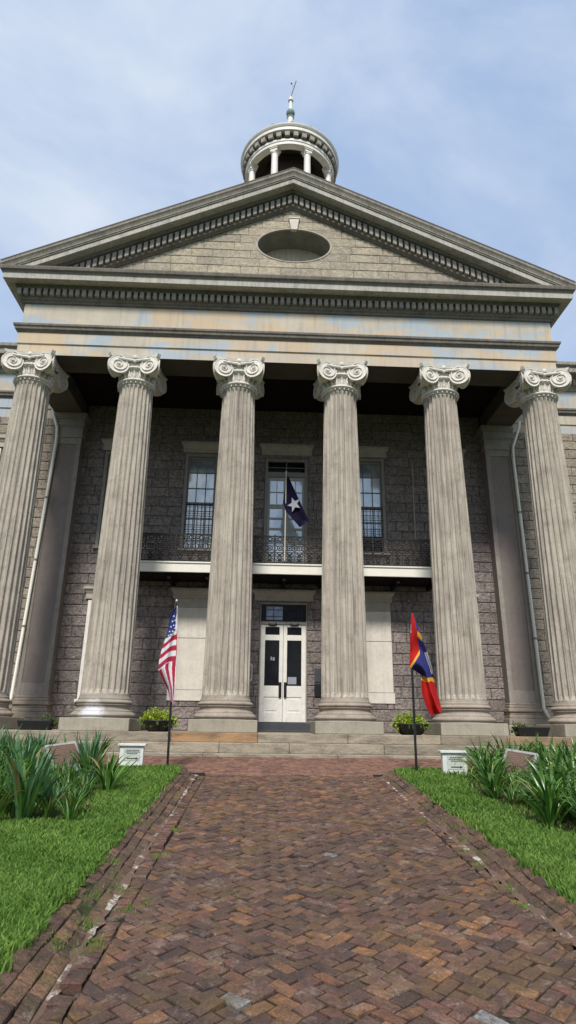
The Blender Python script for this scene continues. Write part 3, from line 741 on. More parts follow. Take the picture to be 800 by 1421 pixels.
    for (z0, z1, e0, e1) in ((9.43, 9.475, -.03, .0), (9.475, 9.49, .0, .0), (9.49, 9.569, .01, .035)):
        loops = []
        for z_, e in ((z0, e0), (z1, e1)):
            L = []
            for q in range(4):
                ca, sa = math.cos(q*pi/2), math.sin(q*pi/2)
                for i in range(11):
                    u = -1+2*i/10; x_ = u*(.66+e); y_ = -(.545+e)-.125*(u*u)
                    if i in (0, 10): x_ *= .90
                    L.append((x_*ca-y_*sa, x_*sa+y_*ca, z_))
            loops.append(L)
        o = len(b.v); n_ = len(loops[0]); b.v += loops[0]+loops[1]
        for i in range(n_): i2 = (i+1) % n_; b.face((o+i, o+i2, o+n_+i2, o+n_+i))
        b.face([o+i for i in range(n_)][::-1]); b.face([o+n_+i for i in range(n_)])
    b.build('capital', M['capital'], c)
    return c
col0 = make_column()
for i in range(6):
    c_ = col0 if i == 0 else copy_tree(col0, court)
    c_.location = ((i-2.5)*2.8, 0, 0); c_.rotation_euler.z = 0
    if i == 1:
        for ch in c_.children:
            if ch.name.startswith('base'): ch.data = ch.data.copy(); ch.data.materials[0] = M['splash']
        c_['label'] = 'fluted column with a white paint splash on its base'

# antae
for sg in (-1, 1):
    b = MB(); xa, xb = sorted((sg*6.47, sg*7.36))
    b.box(xa, xb, 2.95, 3.32, .86, 8.80)
    a_ = b.build('anta', M['antapanel'], court)
    fr = MB(); w_ = .13
    fr.box(xa-.001, xa+w_, 2.925, 2.949, .862, 8.72); fr.box(xb-w_, xb+.001, 2.925, 2.949, .862, 8.72)
    fr.box(xa+w_+.001, xb-w_-.001, 2.927, 2.949, .862, 1.20); fr.box(xa+w_+.001, xb-w_-.001, 2.927, 2.949, 8.5, 8.72)
    fr.build('panel_border', M['anta'], a_, bevel=.006)
    b = MB()
    for e, z0, z1 in ((.03, 8.72, 8.80), (.01, 8.80, 9.08), (.03, 9.08, 9.13), (.05, 9.13, 9.2), (.03,9.2,9.36), (.06, 9.36, 9.42), (.09, 9.42, 9.568)):
        b.box(xa-e, xb+e, 2.925-e, 3.31, z0, z1)
    b.build('anta_capital', M['anta'], a_, bevel=.01)
    b = MB()
    for e, z0, z1 in ((.10, .27, .44), (.06, .44, .54), (.03, .54, .62), (.075, .62, .72), (.03, .72, .80), (.015,.80,.865)):
        b.box(xa-e, xb+e, 2.925-e, 3.31, z0, z1)
    b.build('anta_base', M['base'], a_, bevel=.02)
    b = MB(); b.box(xa-.14, xb+.14, 2.78, 3.31, .001, .27); b.build('anta_plinth', M['plinth'], a_, bevel=.01)

# ------------------------------------------------------------------ walls with openings
CX = .035
openings = [(CX-.70, CX+.70, 0, 3.66),                        # front door
            (-3.22, -2.12, .80, 3.70), (2.14, 3.24, .80, 3.70),
            (-3.20, -2.12, 5.28, 8.44), (2.14, 3.22, 5.28, 8.44), (CX-.66, CX+.70, 4.60, 8.34),
            (-5.76, -4.68, 5.28, 8.44), (4.70, 5.78, 5.28, 8.44), (-5.76, -4.68, .80, 3.66), (4.70, 5.78, .80, 3.66)]
def stonewall(name, x0, x1, z0, z1, ops, m, parent, ch=.315, yf=YW-.015, ext=True):
    b = MB(); z = z0; row = 0
    while z < z1-.02:
        zz = min(z+ch, z1); x = x0-random.uniform(0, .5)
        while x < x1:
            L = random.choice((random.uniform(.38,.55), random.uniform(.65,.98)))
            b.cr = random.random()
            a0, a1 = max(x, x0), min(x+L, x1)
            if a1-a0 > .02:
                for (p0, p1, q0, q1) in sub_rects((a0, a1, z, zz), ops):
                    if p1-p0 > .03 and q1-q0 > .03:
                        g = .006; b.block([(p0+g,q0+g),(p1-g,q0+g),(p1-g,q1-g),(p0+g,q1-g)], yf+random.uniform(-.006,.006), .02, .07)
            x += L
        z = zz; row += 1
    b.cm = 1
    for (p0, p1, q0, q1) in sub_rects((x0, x1, z0, z1), ops): b.box(p0, p1, yf+.022, yf+.35, q0, q1)
    return b.build(name, [m, M['mortar']], parent)
stonewall('portico_wall', -6.5, 6.5, 0, 10.12, openings, M['wall'], court)
wops = [(-10.15,-9.07,5.28,8.44), (-10.15,-9.07,.80,3.66)]
stonewall('wing_wall', -XB, -7.37, -.48, ZA, wops, M['wingwall'], court)
stonewall('wing_wall', 7.37, XB, -.48, ZA, [(9.8, 10.88, 5.28, 8.44), (9.8, 10.88, .80, 3.66)], M['wingwall'], court)

def lintel(parent, x0, x1, z0, z1, m=None):
    b = MB(); h = z1-z0
    b.box(x0+.07, x1-.07, YW-.07, YW+.1, z0, z0+h*.42)
    o = len(b.v); pr = [(.07, z0+h*.42), (.09, z0+h*.5), (.13, z0+h*.75), (.16, z0+h*.8), (.16, z1), (-.1, z1)]
    for e, z in pr: b.v += [(x0+.16-e, YW+.05, z), (x0+.16-e, YW-e, z), (x1-.16+e, YW-e, z), (x1-.16+e, YW+.05, z)]
    for i in range(len(pr)-1):
        for k in range(3): b.face((o+i*4+k, o+i*4+k+1, o+(i+1)*4+k+1, o+(i+1)*4+k))
    return b.build('lintel', m or M['greytrim'], parent)
def window(x0, x1, z0, z1, grille=True, white=False, ac=False):
    fm = M['white'] if white else M['frame']
    b = MB(); t_ = .10; y0, y1 = YW-.035, YW+.2
    b.box(x0, x0+t_, y0, y1, z0, z1); b.box(x1-t_, x1, y0, y1, z0, z1); b.box(x0+t_, x1-t_, y0+.003, y1, z1-t_, z1); b.box(x0-.05, x1+.05, y0-.06, y1, z0-.09, z0)
    w = b.build('window', fm, court, bevel=.006)
    lintel(w, x0-.15, x1+.15, z1+.03, z1+.38)
    g0, g1, h0, h1 = x0+t_, x1-t_, z0, z1-t_; mid = h0+(h1-h0)*.48
    b = MB(); y = YW+.07
    for (a_, c_) in ((g0, g0+.04), (g1-.04, g1)): b.box(a_, c_, y, y+.04, h0, h1)
    for z in (h0+.02, mid, h1-.03): b.box(g0+.04, g1-.04, y-.01, y+.045, z-.03, z+.03)
    for i in (1, 2): x = g0+(g1-g0)*i/3; b.box(x-.012, x+.012, y, y+.03, h0, h1)
    for i in (1, 2): 
        z = mid+(h1-mid)*i/3; b.box(g0, g1, y+.002, y+.028, z-.012, z+.012)
        z = h0+(mid-h0)*i/3; b.box(g0, g1, y+.002, y+.028, z-.012, z+.012)
    b.build('sash', M['frame'] if not white else M['white'], w)
    b = MB(); zt_ = mid+(h1-mid)*2/3
    b.box(g0, g1, y+.032, y+.04, h0, mid); b.box(g0, g1, y+.032, y+.04, mid, zt_); b.cm = 1; b.box(g0, g1, y+.032, y+.04, zt_, h1)
    b.build('pane', [M['blindglass'], M['midglass']], w)
    if grille:
        b = MB(); y = YW-.01; n = 7
        for i in range(n+1): x = g0+(g1-g0)*i/n; b.box(x-.008, x+.008, y, y+.016, h0, mid+.02)
        for k, z in enumerate([h0+.02, h0+.3, h0+.6, h0+.75, h0+1.05, h0+1.2, mid-.05, mid+.02]): b.box(g0, g1, y-.003, y+.013, z-.008, z+.008)
        b.build('security_grille', M['iron'], w)
    if ac:
        b = MB(); b.box(g0+.04, g1-.04, YW+.03, YW+.095, h0+.03, h0+.52); b.build('lower_dark_panel', M['darkglass'], w)
    return w
window(-3.20, -2.12, 5.28, 8.44); window(2.14, 3.22, 5.28, 8.44, ac=True)
window(-5.76, -4.68, 5.28, 8.44, False); window(4.70, 5.78, 5.28, 8.44, False)
for sg in (-1, 1):
    x0, x1 = (-10.15, -9.07) if sg < 0 else (9.8, 10.88); window(x0, x1, 5.28, 8.44, False, True); window(x0, x1, .80, 3.66, False, True)
# lower side windows white casing
window(-5.76, -4.68, .80, 3.62, False, True); window(4.70, 5.78, .80, 3.62, False, True)
# blocked windows
for x0, x1 in ((-3.22, -2.12), (2.14, 3.24)):
    b = MB(); b.box(x0, x1, YW-.02, YW+.1, 2.56, 3.70); b.box(x0, x1, YW-.028, YW+.1, 1.10, 2.545); b.box(x0-.03, x1+.03, YW-.035, YW+.1, .80, 1.09)
    w = b.build('blocked_window', M['stucco'], court, bevel=.008)
    b = MB(); b.box(x0+.02, x1-.02, YW-.012, YW+.09, 2.5, 2.6); b.build('joint', M['mortar'], w)
    lintel(w, x0-.12, x1+.12, 3.715, 4.01)
    b = MB(); b.box(x0+.005, x1-.005, YW-.05, YW-.021, 3.45, 3.71); b.build('head_band', M['greytrim'], w)

# ------------------------------------------------------------------ front door
def door_leaf(x0, x1, side):
    z0, z1 = .26, 3.0; y = YW+.02
    b = MB(); gl = (x0+.13, x1-.11) if side < 0 else (x0+.11, x1-.13)
    b.box(x0, gl[0], y, y+.05, z0, z1); b.box(gl[1], x1, y, y+.05, z0, z1)
    for a_, c_ in ((z0, .52), (.94, 1.25), (2.54, 2.70), (2.93, z1)): b.box(gl[0], gl[1], y+.001, y+.049, a_, c_)
    b.box(gl[0], gl[1], y+.018, y+.04, .52, .94)
    b.box(gl[0]+.06, gl[1]-.06, y+.008, y+.02, .57, .89)
    return b.build('front_door', M['white'], court, bevel=.006), gl, y
for sd, (x0, x1) in ((-1, (CX-.665, CX-.004)), (1, (CX+.004, CX+.665))):
    d, gl, y = door_leaf(x0, x1, sd)
    b = MB(); b.box(gl[0], gl[1], y+.02, y+.03, 1.25, 2.54); b.box(gl[0], gl[1], y+.02, y+.03, 2.70, 2.93); b.build('glass', M['darkglass'], d)
    b = MB(); hx = CX+sd*.075; b.lathe([(.036,.93),(.042,.96),(.042,1.32),(.036,1.35)], 12, (hx, y-.012)); b.build('push_plate', M['steel'] if 0 else M['iron'], d)
    b = MB(); hx = (gl[0]+gl[1])/2; b.tube([(hx-.12, y-.03, 3.02), (hx-.06, y-.05, 2.985), (hx+.06, y-.05, 2.985), (hx+.12, y-.03, 3.02)], .03, 8); b.build('door_closer', M['iron'], d)
    if sd > 0:
        b = MB(); b.box(gl[0]+.03, gl[0]+.28, y+.012, y+.019, 1.30, 1.50); b.build('notice', M['notice'], d)
    else:
        b = MB(); b.box(gl[0]+.17, gl[0]+.21, y+.013, y+.019, 1.97, 2.07); b.box(gl[0]+.23, gl[0]+.29, y+.013, y+.019, 1.96, 2.05); b.build('sticker', M['notice'], d)
b = MB(); b.box(CX-.70, CX-.668, YW-.02, YW+.12, .24, 3.66); b.box(CX+.668, CX+.70, YW-.02, YW+.12, .24, 3.66); b.box(CX-.668, CX+.668, YW-.01, YW+.12, 3.005, 3.09); b.box(CX-.668, CX+.668, YW-.01, YW+.12, 3.60, 3.66)
df = b.build('door_frame', M['frame'], court, bevel=.005)
lintel(df, CX-.95, CX+.95, 3.70, 4.02)
b = MB(); b.box(CX-.668, CX+.668, YW+.05, YW+.06, 3.09, 3.60); 
b.cm = 1; b.box(CX-.52, CX-.02, YW+.035, YW+.048, 3.14, 3.55)
b.build('transom_pane', [M['darkglass'], M['blueglass']], df)
b = MB(); y = YW+.022
for z in (3.13, 3.24, 3.44, 3.55): b.box(CX-.66, CX+.66, y, y+.012, z-.008, z+.008)
for x in (-.60, -.53, -.30, -.02, .12, .30, .42, .56, .62): b.box(CX+x-.008, CX+x+.008, y-.002, y+.010, 3.09, 3.60)
for (x, z) in ((.06,3.33),(.2,3.45),(.25,3.2),(.36,3.34),(.5,3.47),(.5,3.2)): b.ring(CX+x, z, y+.003, .05, .007, .006)
b.build('transom_leading', M['lead'], df)
b = MB(); b.box(CX-.72, CX+.80, 2.35, 3.30, .0, .24); b.box(CX-.80, CX+.9, 2.15, 2.349, .002, .05); b.build('door_step', M['greymat'], court, bevel=.01)

# balcony door
b = MB(); x0, x1 = CX-.66, CX+.70
b.box(x0, x0+.09, YW-.03, YW+.15, 4.58, 8.34); b.box(x1-.09, x1, YW-.03, YW+.15, 4.58, 8.34); b.box(x0+.09, x1-.09, YW-.02, YW+.15, 8.25, 8.34); b.box(x0+.09, x1-.09, YW-.02, YW+.15, 7.72, 7.88)
bd = b.build('balcony_door', M['frame'], court, bevel=.006)
lintel(bd, x0-.2, x1+.2, 8.46, 8.82)
b = MB(); y = YW+.05; mid = (x0+x1)/2
M['doorpale'] = plain('pale_door_paint', (.46,.46,.43), .55, .4, 0, .15, 4)
for a_, c_ in ((x0+.09, mid-.004), (mid+.004, x1-.09)):
    b.box(a_, a_+.08, y, y+.05, 4.6, 7.72); b.box(c_-.08, c_, y, y+.05, 4.6, 7.72)
    for z0, z1 in ((4.6,4.9),(5.55,5.62),(5.95,6.02),(6.3,6.36),(6.66,6.80),(7.62,7.72)): b.box(a_+.08, c_-.08, y+.002, y+.048, z0, z1)
    xm = (a_+c_)/2; b.box(xm-.012, xm+.012, y+.004, y+.03, 6.8, 7.62); b.box(a_+.08, c_-.08, y+.006, y+.03, 7.2, 7.225)
b.build('door_leaf', M['doorpale'], bd)
b = MB(); b.box(x0+.09, x1-.09, y+.03, y+.038, 4.9, 7.62); b.cm = 1; b.box(x0+.09, x1-.09, y+.03, y+.038, 7.88, 8.25)
b.build('pane', [M['blindglass'], M['darkglass']], bd)
b = MB(); b.box(mid-.015, mid+.015, y, y+.028, 7.88, 8.25); b.box(x0+.09, x1-.09, y+.002, y+.026, 8.05, 8.07); b.build('transom_bar', M['frame'], bd)

# balcony
BX = 4.62; BY = 2.2
b = MB(); b.box(-BX, BX, BY, YW-.02, 4.27, 4.56); b.box(-BX-.03, BX+.03, BY-.03, YW-.02, 4.53, 4.575)
bal = b.build('balcony', M['cream'], court, bevel=.008)
b = MB()
for k in range(9): x = -4.4+k*1.1; b.box(x-.05, x+.05, BY+.1, YW-.02, 4.10, 4.268)
b.box(-BX+.03, BX-.03, BY+.06, YW-.03, 4.22, 4.267)
b.build('balcony_joist', M['ceiling'], bal)
def railing(b, x0, x1, y):
    z0 = 4.58; zt_ = 5.42; n = round((x1-x0)/.285); w = (x1-x0)/n
    for z, h in ((z0+.04, .014), (z0+.34, .010), (z0+.60, .010), (zt_-.02, .02), (zt_-.19, .008)): b.box(x0, x1, y-.014, y+.014, z-h, z+h)
    for i in range(n+1):
        x = x0+i*w; b.box(x-.011, x+.011, y-.012, y+.012, z0, zt_)
        if i % 5 == 0: b.box(x-.02, x+.02, y-.02, y+.02, z0, zt_+.03)
    for i in range(n):
        x = x0+(i+.5)*w; q = w/2-.02
        b.ring(x, zt_-.105, y, .055, .011); b.ring(x-q*.72, zt_-.105, y, .03, .009, n=8); b.ring(x+q*.72, zt_-.105, y, .03, .009, n=8)
        b.ring(x, z0+.47, y, .07, .013); b.ball((x, y, z0+.47), .03, .015, .03, n=8, h=5)
        for sx in (-1, 1):
            for sz in (-1, 1):
                b.tube([(x+sx*.06, y, z0+.47+sz*.05), (x+sx*.10, y, z0+.47+sz*.06), (x+sx*(q-.005), y, z0+.47+sz*.10)], [.011,.013,.009], 4)
                b.ring(x+sx*q*.55, z0+.19+sz*.075, y, .042, .010, n=8)
            b.tube([(x+sx*.012, y, z0+.05), (x+sx*.05, y, z0+.14), (x+sx*.02, y, z0+.24), (x+sx*.06, y, z0+.33)], .010, 4)
        b.ball((x, y, z0+.12), .035, .014, .05, n=8, h=5); b.ball((x, y, z0+.27), .028, .014, .04, n=8, h=5)
        for zz in (z0+.10, z0+.20, z0+.29): b.box(x-.07, x+.07, y-.010, y+.010, zz-.009, zz+.009)
b = MB(); railing(b, -BX+.03, BX-.03, BY+.04)
rl = b.build('railing', M['iron'], bal)
for sg in (-1, 1):
    b = MB(); railing(b, -.5, .5, 0); r_ = b.build('side_railing', M['iron'], bal); r_.location = (sg*(BX-.05), BY+.55, 0); r_.rotation_euler.z = pi/2

# conduit, downspouts
b = MB(); b.tube([at(572, 642, 3.24), at(577, 750, 3.24)], .018, 6); b.build('wall_conduit', M['greytrim'], court)
for pts in ([(73,560),(75,574),(80,594),(79,610)], [(721,585),(720,594),(712,620),(712,632)]):
    b = MB(); P = [at(x, y, 2.86) for x, y in pts]
    ft = (16, 968) if pts[0][0] < 400 else (755, 983); ft2 = (10, 984) if pts[0][0] < 400 else (763, 997)
    P.append(at(*ft, 2.86)); q = at(*ft2, 2.70); P.append(q)
    b.tube(P, .048, 10); d = b.build('downspout', M['cream'], court, smooth=True)
    b = MB()
    for f_ in (.25, .5, .75):
        c_ = P[3].lerp(P[4], f_); b.lathe([(.056, c_.z-.03), (.056, c_.z+.03)], 10, (c_.x, c_.y))
    b.build('bracket', M['frame'], d)

# ------------------------------------------------------------------ porch floor and steps
b = MB(); b.box(-6.3, 6.3, -.9, YW, -.19, 0); b.box(-7.9, 7.9, -.76, YW+.1, -.6, -.192); b.box(-7.9, -6.302, -.76, YW, -.19, -.001); b.box(6.302, 7.9, -.76, YW, -.19, -.001)
fl = b.build('porch_floor', M['step'], court)
b0 = [(-1.2, -.9, -.192, 0.001), (-1.55, -1.2, -.388, -.19), (-1.9, -1.55, -.62, -.385)]
st = None
for i, (y0, y1, z0, z1) in enumerate(b0):
    b = MB(); x = -6.3-i*.12; xe = 6.3+i*.12
    if i == 2: x = -9; xe = 9
    k = 0; fixed = [-4.4, -2.45, -.62, 1.3, 3.3, 4.75, 6.3]
    while x < xe-.01:
        L = random.uniform(1.3, 3.0); x2 = min(x+L, xe)
        if i == 0: x2 = fixed[k]; k += 1
        if xe-x2 < .5: x2 = xe
        b.cr = random.choice((.05,.2,.35,.5)) 
        if i == 0 and x < -1.2 < x2: b.cr = .97
        if i == 0 and x < 5.5 < x2: b.cr = .78
        if i == 2: b.cr = .35
        b.box(x+.003, x2-.003, y0, y1-.002, z0, z1); x = x2
    if i == 0:
        sroot = b.build('step', M['step'], court, bevel=.014)
    else: b.build('step', M['step'], court, bevel=.014)
b = MB()
for sg in (-1, 1):
    b.box(*sorted((sg*6.24, sg*7.9)), -.76, -.4, -.5, 0.0)
b.build('end_pier', M['plinth'], court)

# ------------------------------------------------------------------ cupola
KX, KY = .13, 7.5
b = MB(); b.box(KX-2.9, KX+2.9, KY-2.9, KY+2.9, 12.5, 18.5); b.box(KX-3.1, KX+3.1, KY-3.1, KY+3.1, 18.5, 18.8)
b.lathe([(2.45,18.8),(2.45,21.4),(2.6,21.45),(2.6,21.6),(2.3,21.62),(2.3,21.75),(0.1,21.76)], 48, (KX, KY), cap=False)
cup = b.build('cupola', M['stucco'], court)
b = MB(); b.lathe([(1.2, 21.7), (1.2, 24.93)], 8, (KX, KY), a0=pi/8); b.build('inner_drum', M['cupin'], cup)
for k in range(8):
    b = MB(); a_ = pi/2+pi/8+k*pi/4; cx, cy = KX+1.88*math.cos(a_), KY+1.88*math.sin(a_)
    b.lathe([(.20,21.76),(.20,21.85),(.17,21.9),(.16,22.0),(.14,24.12),(.165,24.14),(.165,24.18),(.145,24.2)], 16, (cx, cy))
    r_ = Vector((math.cos(a_), math.sin(a_), 0)); t_ = Vector((-r_.y, r_.x, 0))
    for z0, z1, e in ((24.2,24.34,.16),(24.34,24.40,.19),(24.40,24.47,.215)): b.obox((cx, cy, (z0+z1)/2), r_*e, t_*e, (0,0,(z1-z0)/2))
    b.build('cupola_column', M['white'], cup)
b = MB(); b.lathe([(1.76,24.6),(1.76,24.45),(2.07,24.45),(2.07,24.60),(2.10,24.61),(2.10,24.72)], 96, (KX, KY), cap=False); b.build('architrave_ring', M['white'], cup)
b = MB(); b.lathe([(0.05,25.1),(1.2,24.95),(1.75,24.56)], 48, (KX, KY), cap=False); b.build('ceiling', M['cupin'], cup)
b = MB(); b.lathe([(2.10,24.71),(2.0,24.72),(1.98,24.74),(1.98,24.98),(2.02,25.02),(2.04,25.06)], 96, (KX, KY), cap=False); b.build('frieze_ring', M['trimdark'], cup)
b = MB()
for k in range(36):
    a_ = 2*pi*(k+.5)/36; r_ = Vector((math.cos(a_), math.sin(a_), 0)); t_ = Vector((-r_.y, r_.x, 0))
    b.obox((KX+2.09*r_.x, KY+2.09*r_.y, 24.93), r_*.12, t_*.105, (0,0,.135))
b.build('modillion_ring', M['dentil'], cup)
b = MB(); b.lathe([(2.0,25.07),(2.25,25.07),(2.26,25.09),(2.26,25.24),(2.29,25.26),(2.33,25.33),(2.34,25.38),(2.30,25.40),(2.2,25.44),(1.9,25.55)], 96, (KX, KY), cap=False); b.build('cornice_ring', M['white'], cup)
b = MB(); b.lathe([(1.95,25.5),(1.85,25.66),(1.5,25.85),(1.0,26.0),(.5,26.1),(.15,26.14)], 48, (KX, KY), cap=False)
for k in range(16):
    a_ = 2*pi*k/16; b.ball((KX+2.14*math.cos(a_), KY+2.14*math.sin(a_), 25.50), .13, .13, .15, n=6, h=5)
dome = b.build('dome', M['copper'], cup)
b = MB(); b.lathe([(.30,26.05),(.22,26.3),(.16,26.6),(.135,28.5),(.19,28.56),(.12,28.62)], 16, (KX,KY)); b.lathe([(.11,29.05),(.10,29.15),(.07,29.66),(.13,29.68),(.13,29.80),(.05,29.84),(.04,30.0)], 12, (KX,KY)); fin = b.build('finial', M['white'], cup)
b = MB(); b.ball((KX,KY,28.84), .215, .215, .25, n=16, h=10); b.build('finial_ball', M['copper'], cup, smooth=True)
b = MB(); p0 = Vector((KX, KY, 29.95)); p1 = Vector((KX+.26, KY, 31.1)); b.tube([p0, p1], .024, 6); b.ball(tuple(p0.lerp(p1, .74)+Vector((-.17,0,.1))), .045, n=8, h=6)
b.tube([p0.lerp(p1,.6), p0.lerp(p1, .74)+Vector((-.17,0,.1))], .008, 4); b.build('weather_vane', M['trimdark'], cup)

# ------------------------------------------------------------------ wall plaques by the door (fixed signs are things)
b = MB(); b.box(.95, 1.15, YW-.05, YW-.017, 1.37, 1.75); o = b.build('wall_plaque', M['greymat'], None, bevel=.004)
tag(o, 'upper dark rectangular plaque on the wall right of the front door', 'plaque')
b = MB(); b.box(.95, 1.14, YW-.06, YW-.017, .96, 1.33); o = b.build('mailbox', M['black'], None, bevel=.01)
tag(o, 'black box on the wall below the dark plaque by the door', 'box')
b = MB(); b.tube([(-.91,YW-.07,1.83),(-.86,YW-.10,1.83),(-.86,YW-.10,1.37),(-.91,YW-.07,1.37)], .016, 8); b.box(-.93,-.87,YW-.06,YW-.012,1.34,1.42); b.box(-.93,-.87,YW-.06,YW-.012,1.78,1.86)
o = b.build('wall_handrail', M['stucco'], None); tag(o, 'short pale vertical grab bar on the wall left of the front door', 'grab bar')

# ------------------------------------------------------------------ planters
def leafball(b, c, rx, ry, rz, n, s):
    for _ in range(n):
        while True:
            p_ = Vector((random.uniform(-1,1), random.uniform(-1,1), random.uniform(-.2,1)))
            if .35 < p_.length < 1: break
        p_ = Vector((p_.x*rx*random.uniform(.8,1.12), p_.y*ry, p_.z*rz*random.uniform(.7,1.15)))+Vector(c)
        a_ = random.random()*2*pi; e = random.uniform(-.3,1.2); d = Vector((math.cos(a_)*math.cos(e), math.sin(a_)*math.cos(e), math.sin(e))); u = d.cross(Vector((random.random()-.5, random.random()-.5, 1))).normalized()
        L = s*random.uniform(.6, 1.3); w_ = L*.38; b.cr = random.random()
        b.add([p_, p_+d*L*.5+u*w_, p_+d*L, p_+d*L*.5-u*w_], [(0,1,2,3)])
def bowl_planter(x, label):
    r = empty('planter_bowl', (x, -.62, .003)); tag(r, label, 'planter', 'black bowl planters between the columns')
    b = MB(); b.lathe([(.20,0),(.25,.02),(.37,.20),(.40,.215),(.40,.235),(.36,.235),(.33,.18),(.05,.17)], 28, cap=False); b.build('bowl', M['black'], r, smooth=True)
    b = MB(); leafball(b, (0,0,.15), .42, .32, .30, 1500, .055); leafball(b, (-.12,0,.16), .3, .28, .34, 500, .055); b.build('foliage', M['lime'], r)
    b = MB()
    for _ in range(16):
        a_ = random.random()*2*pi; L = random.uniform(.03,.10); b.tube([(.35*math.cos(a_), .35*math.sin(a_), .24), (.43*math.cos(a_), .43*math.sin(a_), .22), (.46*math.cos(a_), .46*math.sin(a_), .22-L)], [.008,.006,.012], 4)
    b.build('trailing_stem', M['dull'], r)
    return r
bowl_planter(-2.82, 'black bowl of bright yellow green foliage beside the striped flag')
bowl_planter(2.80, 'black bowl of yellow green foliage beside the red and blue flag')
def trough(x, label, side):
    r = empty('trough_planter', (x, -.55, .003)); tag(r, label, 'planter', 'dark trough planters at the porch ends')
    b = MB(); b.hexa([(-.32,-.13,0),(.32,-.13,0),(.32,.13,0),(-.32,.13,0),(-.38,-.17,.2),(.38,-.17,.2),(.38,.17,.2),(-.38,.17,.2)]); b.build('trough', M['black'], r, bevel=.015)
    b = MB(); leafball(b, (side*.25,0,.10), .24, .16, .2, 420, .05); leafball(b, (0,0,.14), .36, .13, .08, 160, .04); b.build('foliage', M['dull'], r)
trough(-5.5, 'dark trough with sparse dull greenery at the left end of the porch', 1)
trough(5.55, 'dark trough with sparse dull greenery at the right end of the porch', -1)

# ------------------------------------------------------------------ flags
def cloth_grid(name, nu, nv, pos, colour, mats, parent, thick=.004):
    vs = [tuple(pos(i/nu, j/nv)) for j in range(nv+1) for i in range(nu+1)]
    fs, ms = [], []
    for j in range(nv):
        for i in range(nu):
            a_ = j*(nu+1)+i; fs.append((a_, a_+nu+1, a_+nu+2, a_+1)); ms.append(colour((i+.5)/nu, (j+.5)/nv))
    me = bpy.data.meshes.new(name); me.from_pydata(vs, [], fs)
    for m_ in mats: me.materials.append(m_)
    me.polygons.foreach_set('material_index', ms); me.polygons.foreach_set('use_smooth', [True]*len(fs)); me.update()
    o = bpy.data.objects.new(name, me); col.objects.link(o); o.parent = parent
    s_ = o.modifiers.new('solid', 'SOLIDIFY'); s_.thickness = thick; return o
def interp(tab, y):
    for (y0, x0), (y1, x1) in zip(tab, tab[1:]):
        if y <= y1: return x0+(x1-x0)*max(0, (y-y0))/(y1-y0)
    return tab[-1][1]
# US flag
r = empty('flagpole'); tag(r, 'black pole with a limp red and white striped flag with blue star field', 'flagpole')
PYL = -4.02; pb = at(232, 1075, PYL); pt_ = at(245.5, 834, PYL)
b = MB(); b.tube([(pb.x, pb.y, gz(PYL)-.05), pb.lerp(pt_, .42)], .021, 10); b.tube([pb.lerp(pt_, .42), pt_], .014, 10); b.lathe([(.06,gz(PYL)),(.06,gz(PYL)+.05)], 10, (pb.x,pb.y)); b.build('pole', M['pole'], r)
b = MB(); b.ball(tuple(pt_), .022, .022, .035); b.build('finial', M['steel'], r)
Lt = [(843,243.5),(856,237),(879,232),(896,225.5),(915,221),(928,220),(943,227),(955,233),(966,235.5),(975,237)]
Rt_ = [(843,246.5),(870,246.3),(911,245.3),(940,244.5),(959,243.5),(975,240)]
def upos(u, v):
    y = 843+132*v; xl, xr = interp(Lt, y), interp(Rt_, y); x = xl+(xr-xl)*u
    return at(x, y+2.2*math.sin(u*5+v*3), PYL-.03 + .05*math.sin(u*9+v*2.2)*(1-u*.6) - .05*math.sin(u*3.1)*(.4+v*.6))
def ucol(u, v):
    y = 843+132*v
    if y < 884-9*u:
        if u > .80: return 1
        return 2
    ysl = y+13*u*u+3*math.sin(u*4)
    if ysl < 929-2*u and u < .97:
        return 1 if int((ysl-884)//7.2) % 2 == 0 else 0
    q = u*5.2+ (v-.6)*1.6
    return (0, 1, 0, 1, 0, 1, 0)[int(q) % 7]
uf = cloth_grid('flag', 60, 150, upos, ucol, [M['usred'], M['fwhite'], M['usblue']], r)
b = MB()
def star(b, c, ux, uy, s_, th):
    n_ = ux.cross(uy).normalized()*th; pts = []
    for k in range(10):
        rr = s_ if k % 2 == 0 else s_*.42; a_ = pi/2+k*pi/5; pts.append(c+ux*(rr*math.cos(a_))+uy*(rr*math.sin(a_)))
    o = len(b.v); b.v += [tuple(p_-n_) for p_ in pts]+[tuple(p_+n_) for p_ in pts]+[tuple(c-n_), tuple(c+n_)]
    for k in range(10): k2 = (k+1) % 10; b.face((o+20, o+k, o+k2)); b.face((o+21, o+10+k2, o+10+k)); b.face((o+k, o+10+k, o+10+k2, o+k2))
for (x, y) in ((240,861),(238,868),(241.5,869),(236,874.5),(240,877),(234.5,880),(243,862.5),(237.5,880.5),(242.3,874),(241.8,854)):
    u = (x-interp(Lt,y))/(interp(Rt_,y)-interp(Lt,y)); c_ = upos(u, (y-843)/132)+Vector((0,-.012,0)); star(b, c_, Vector((1,0,0)), Vector((.0,0,1)), .021, .006)
b.build('star', M['fwhite'], uf)
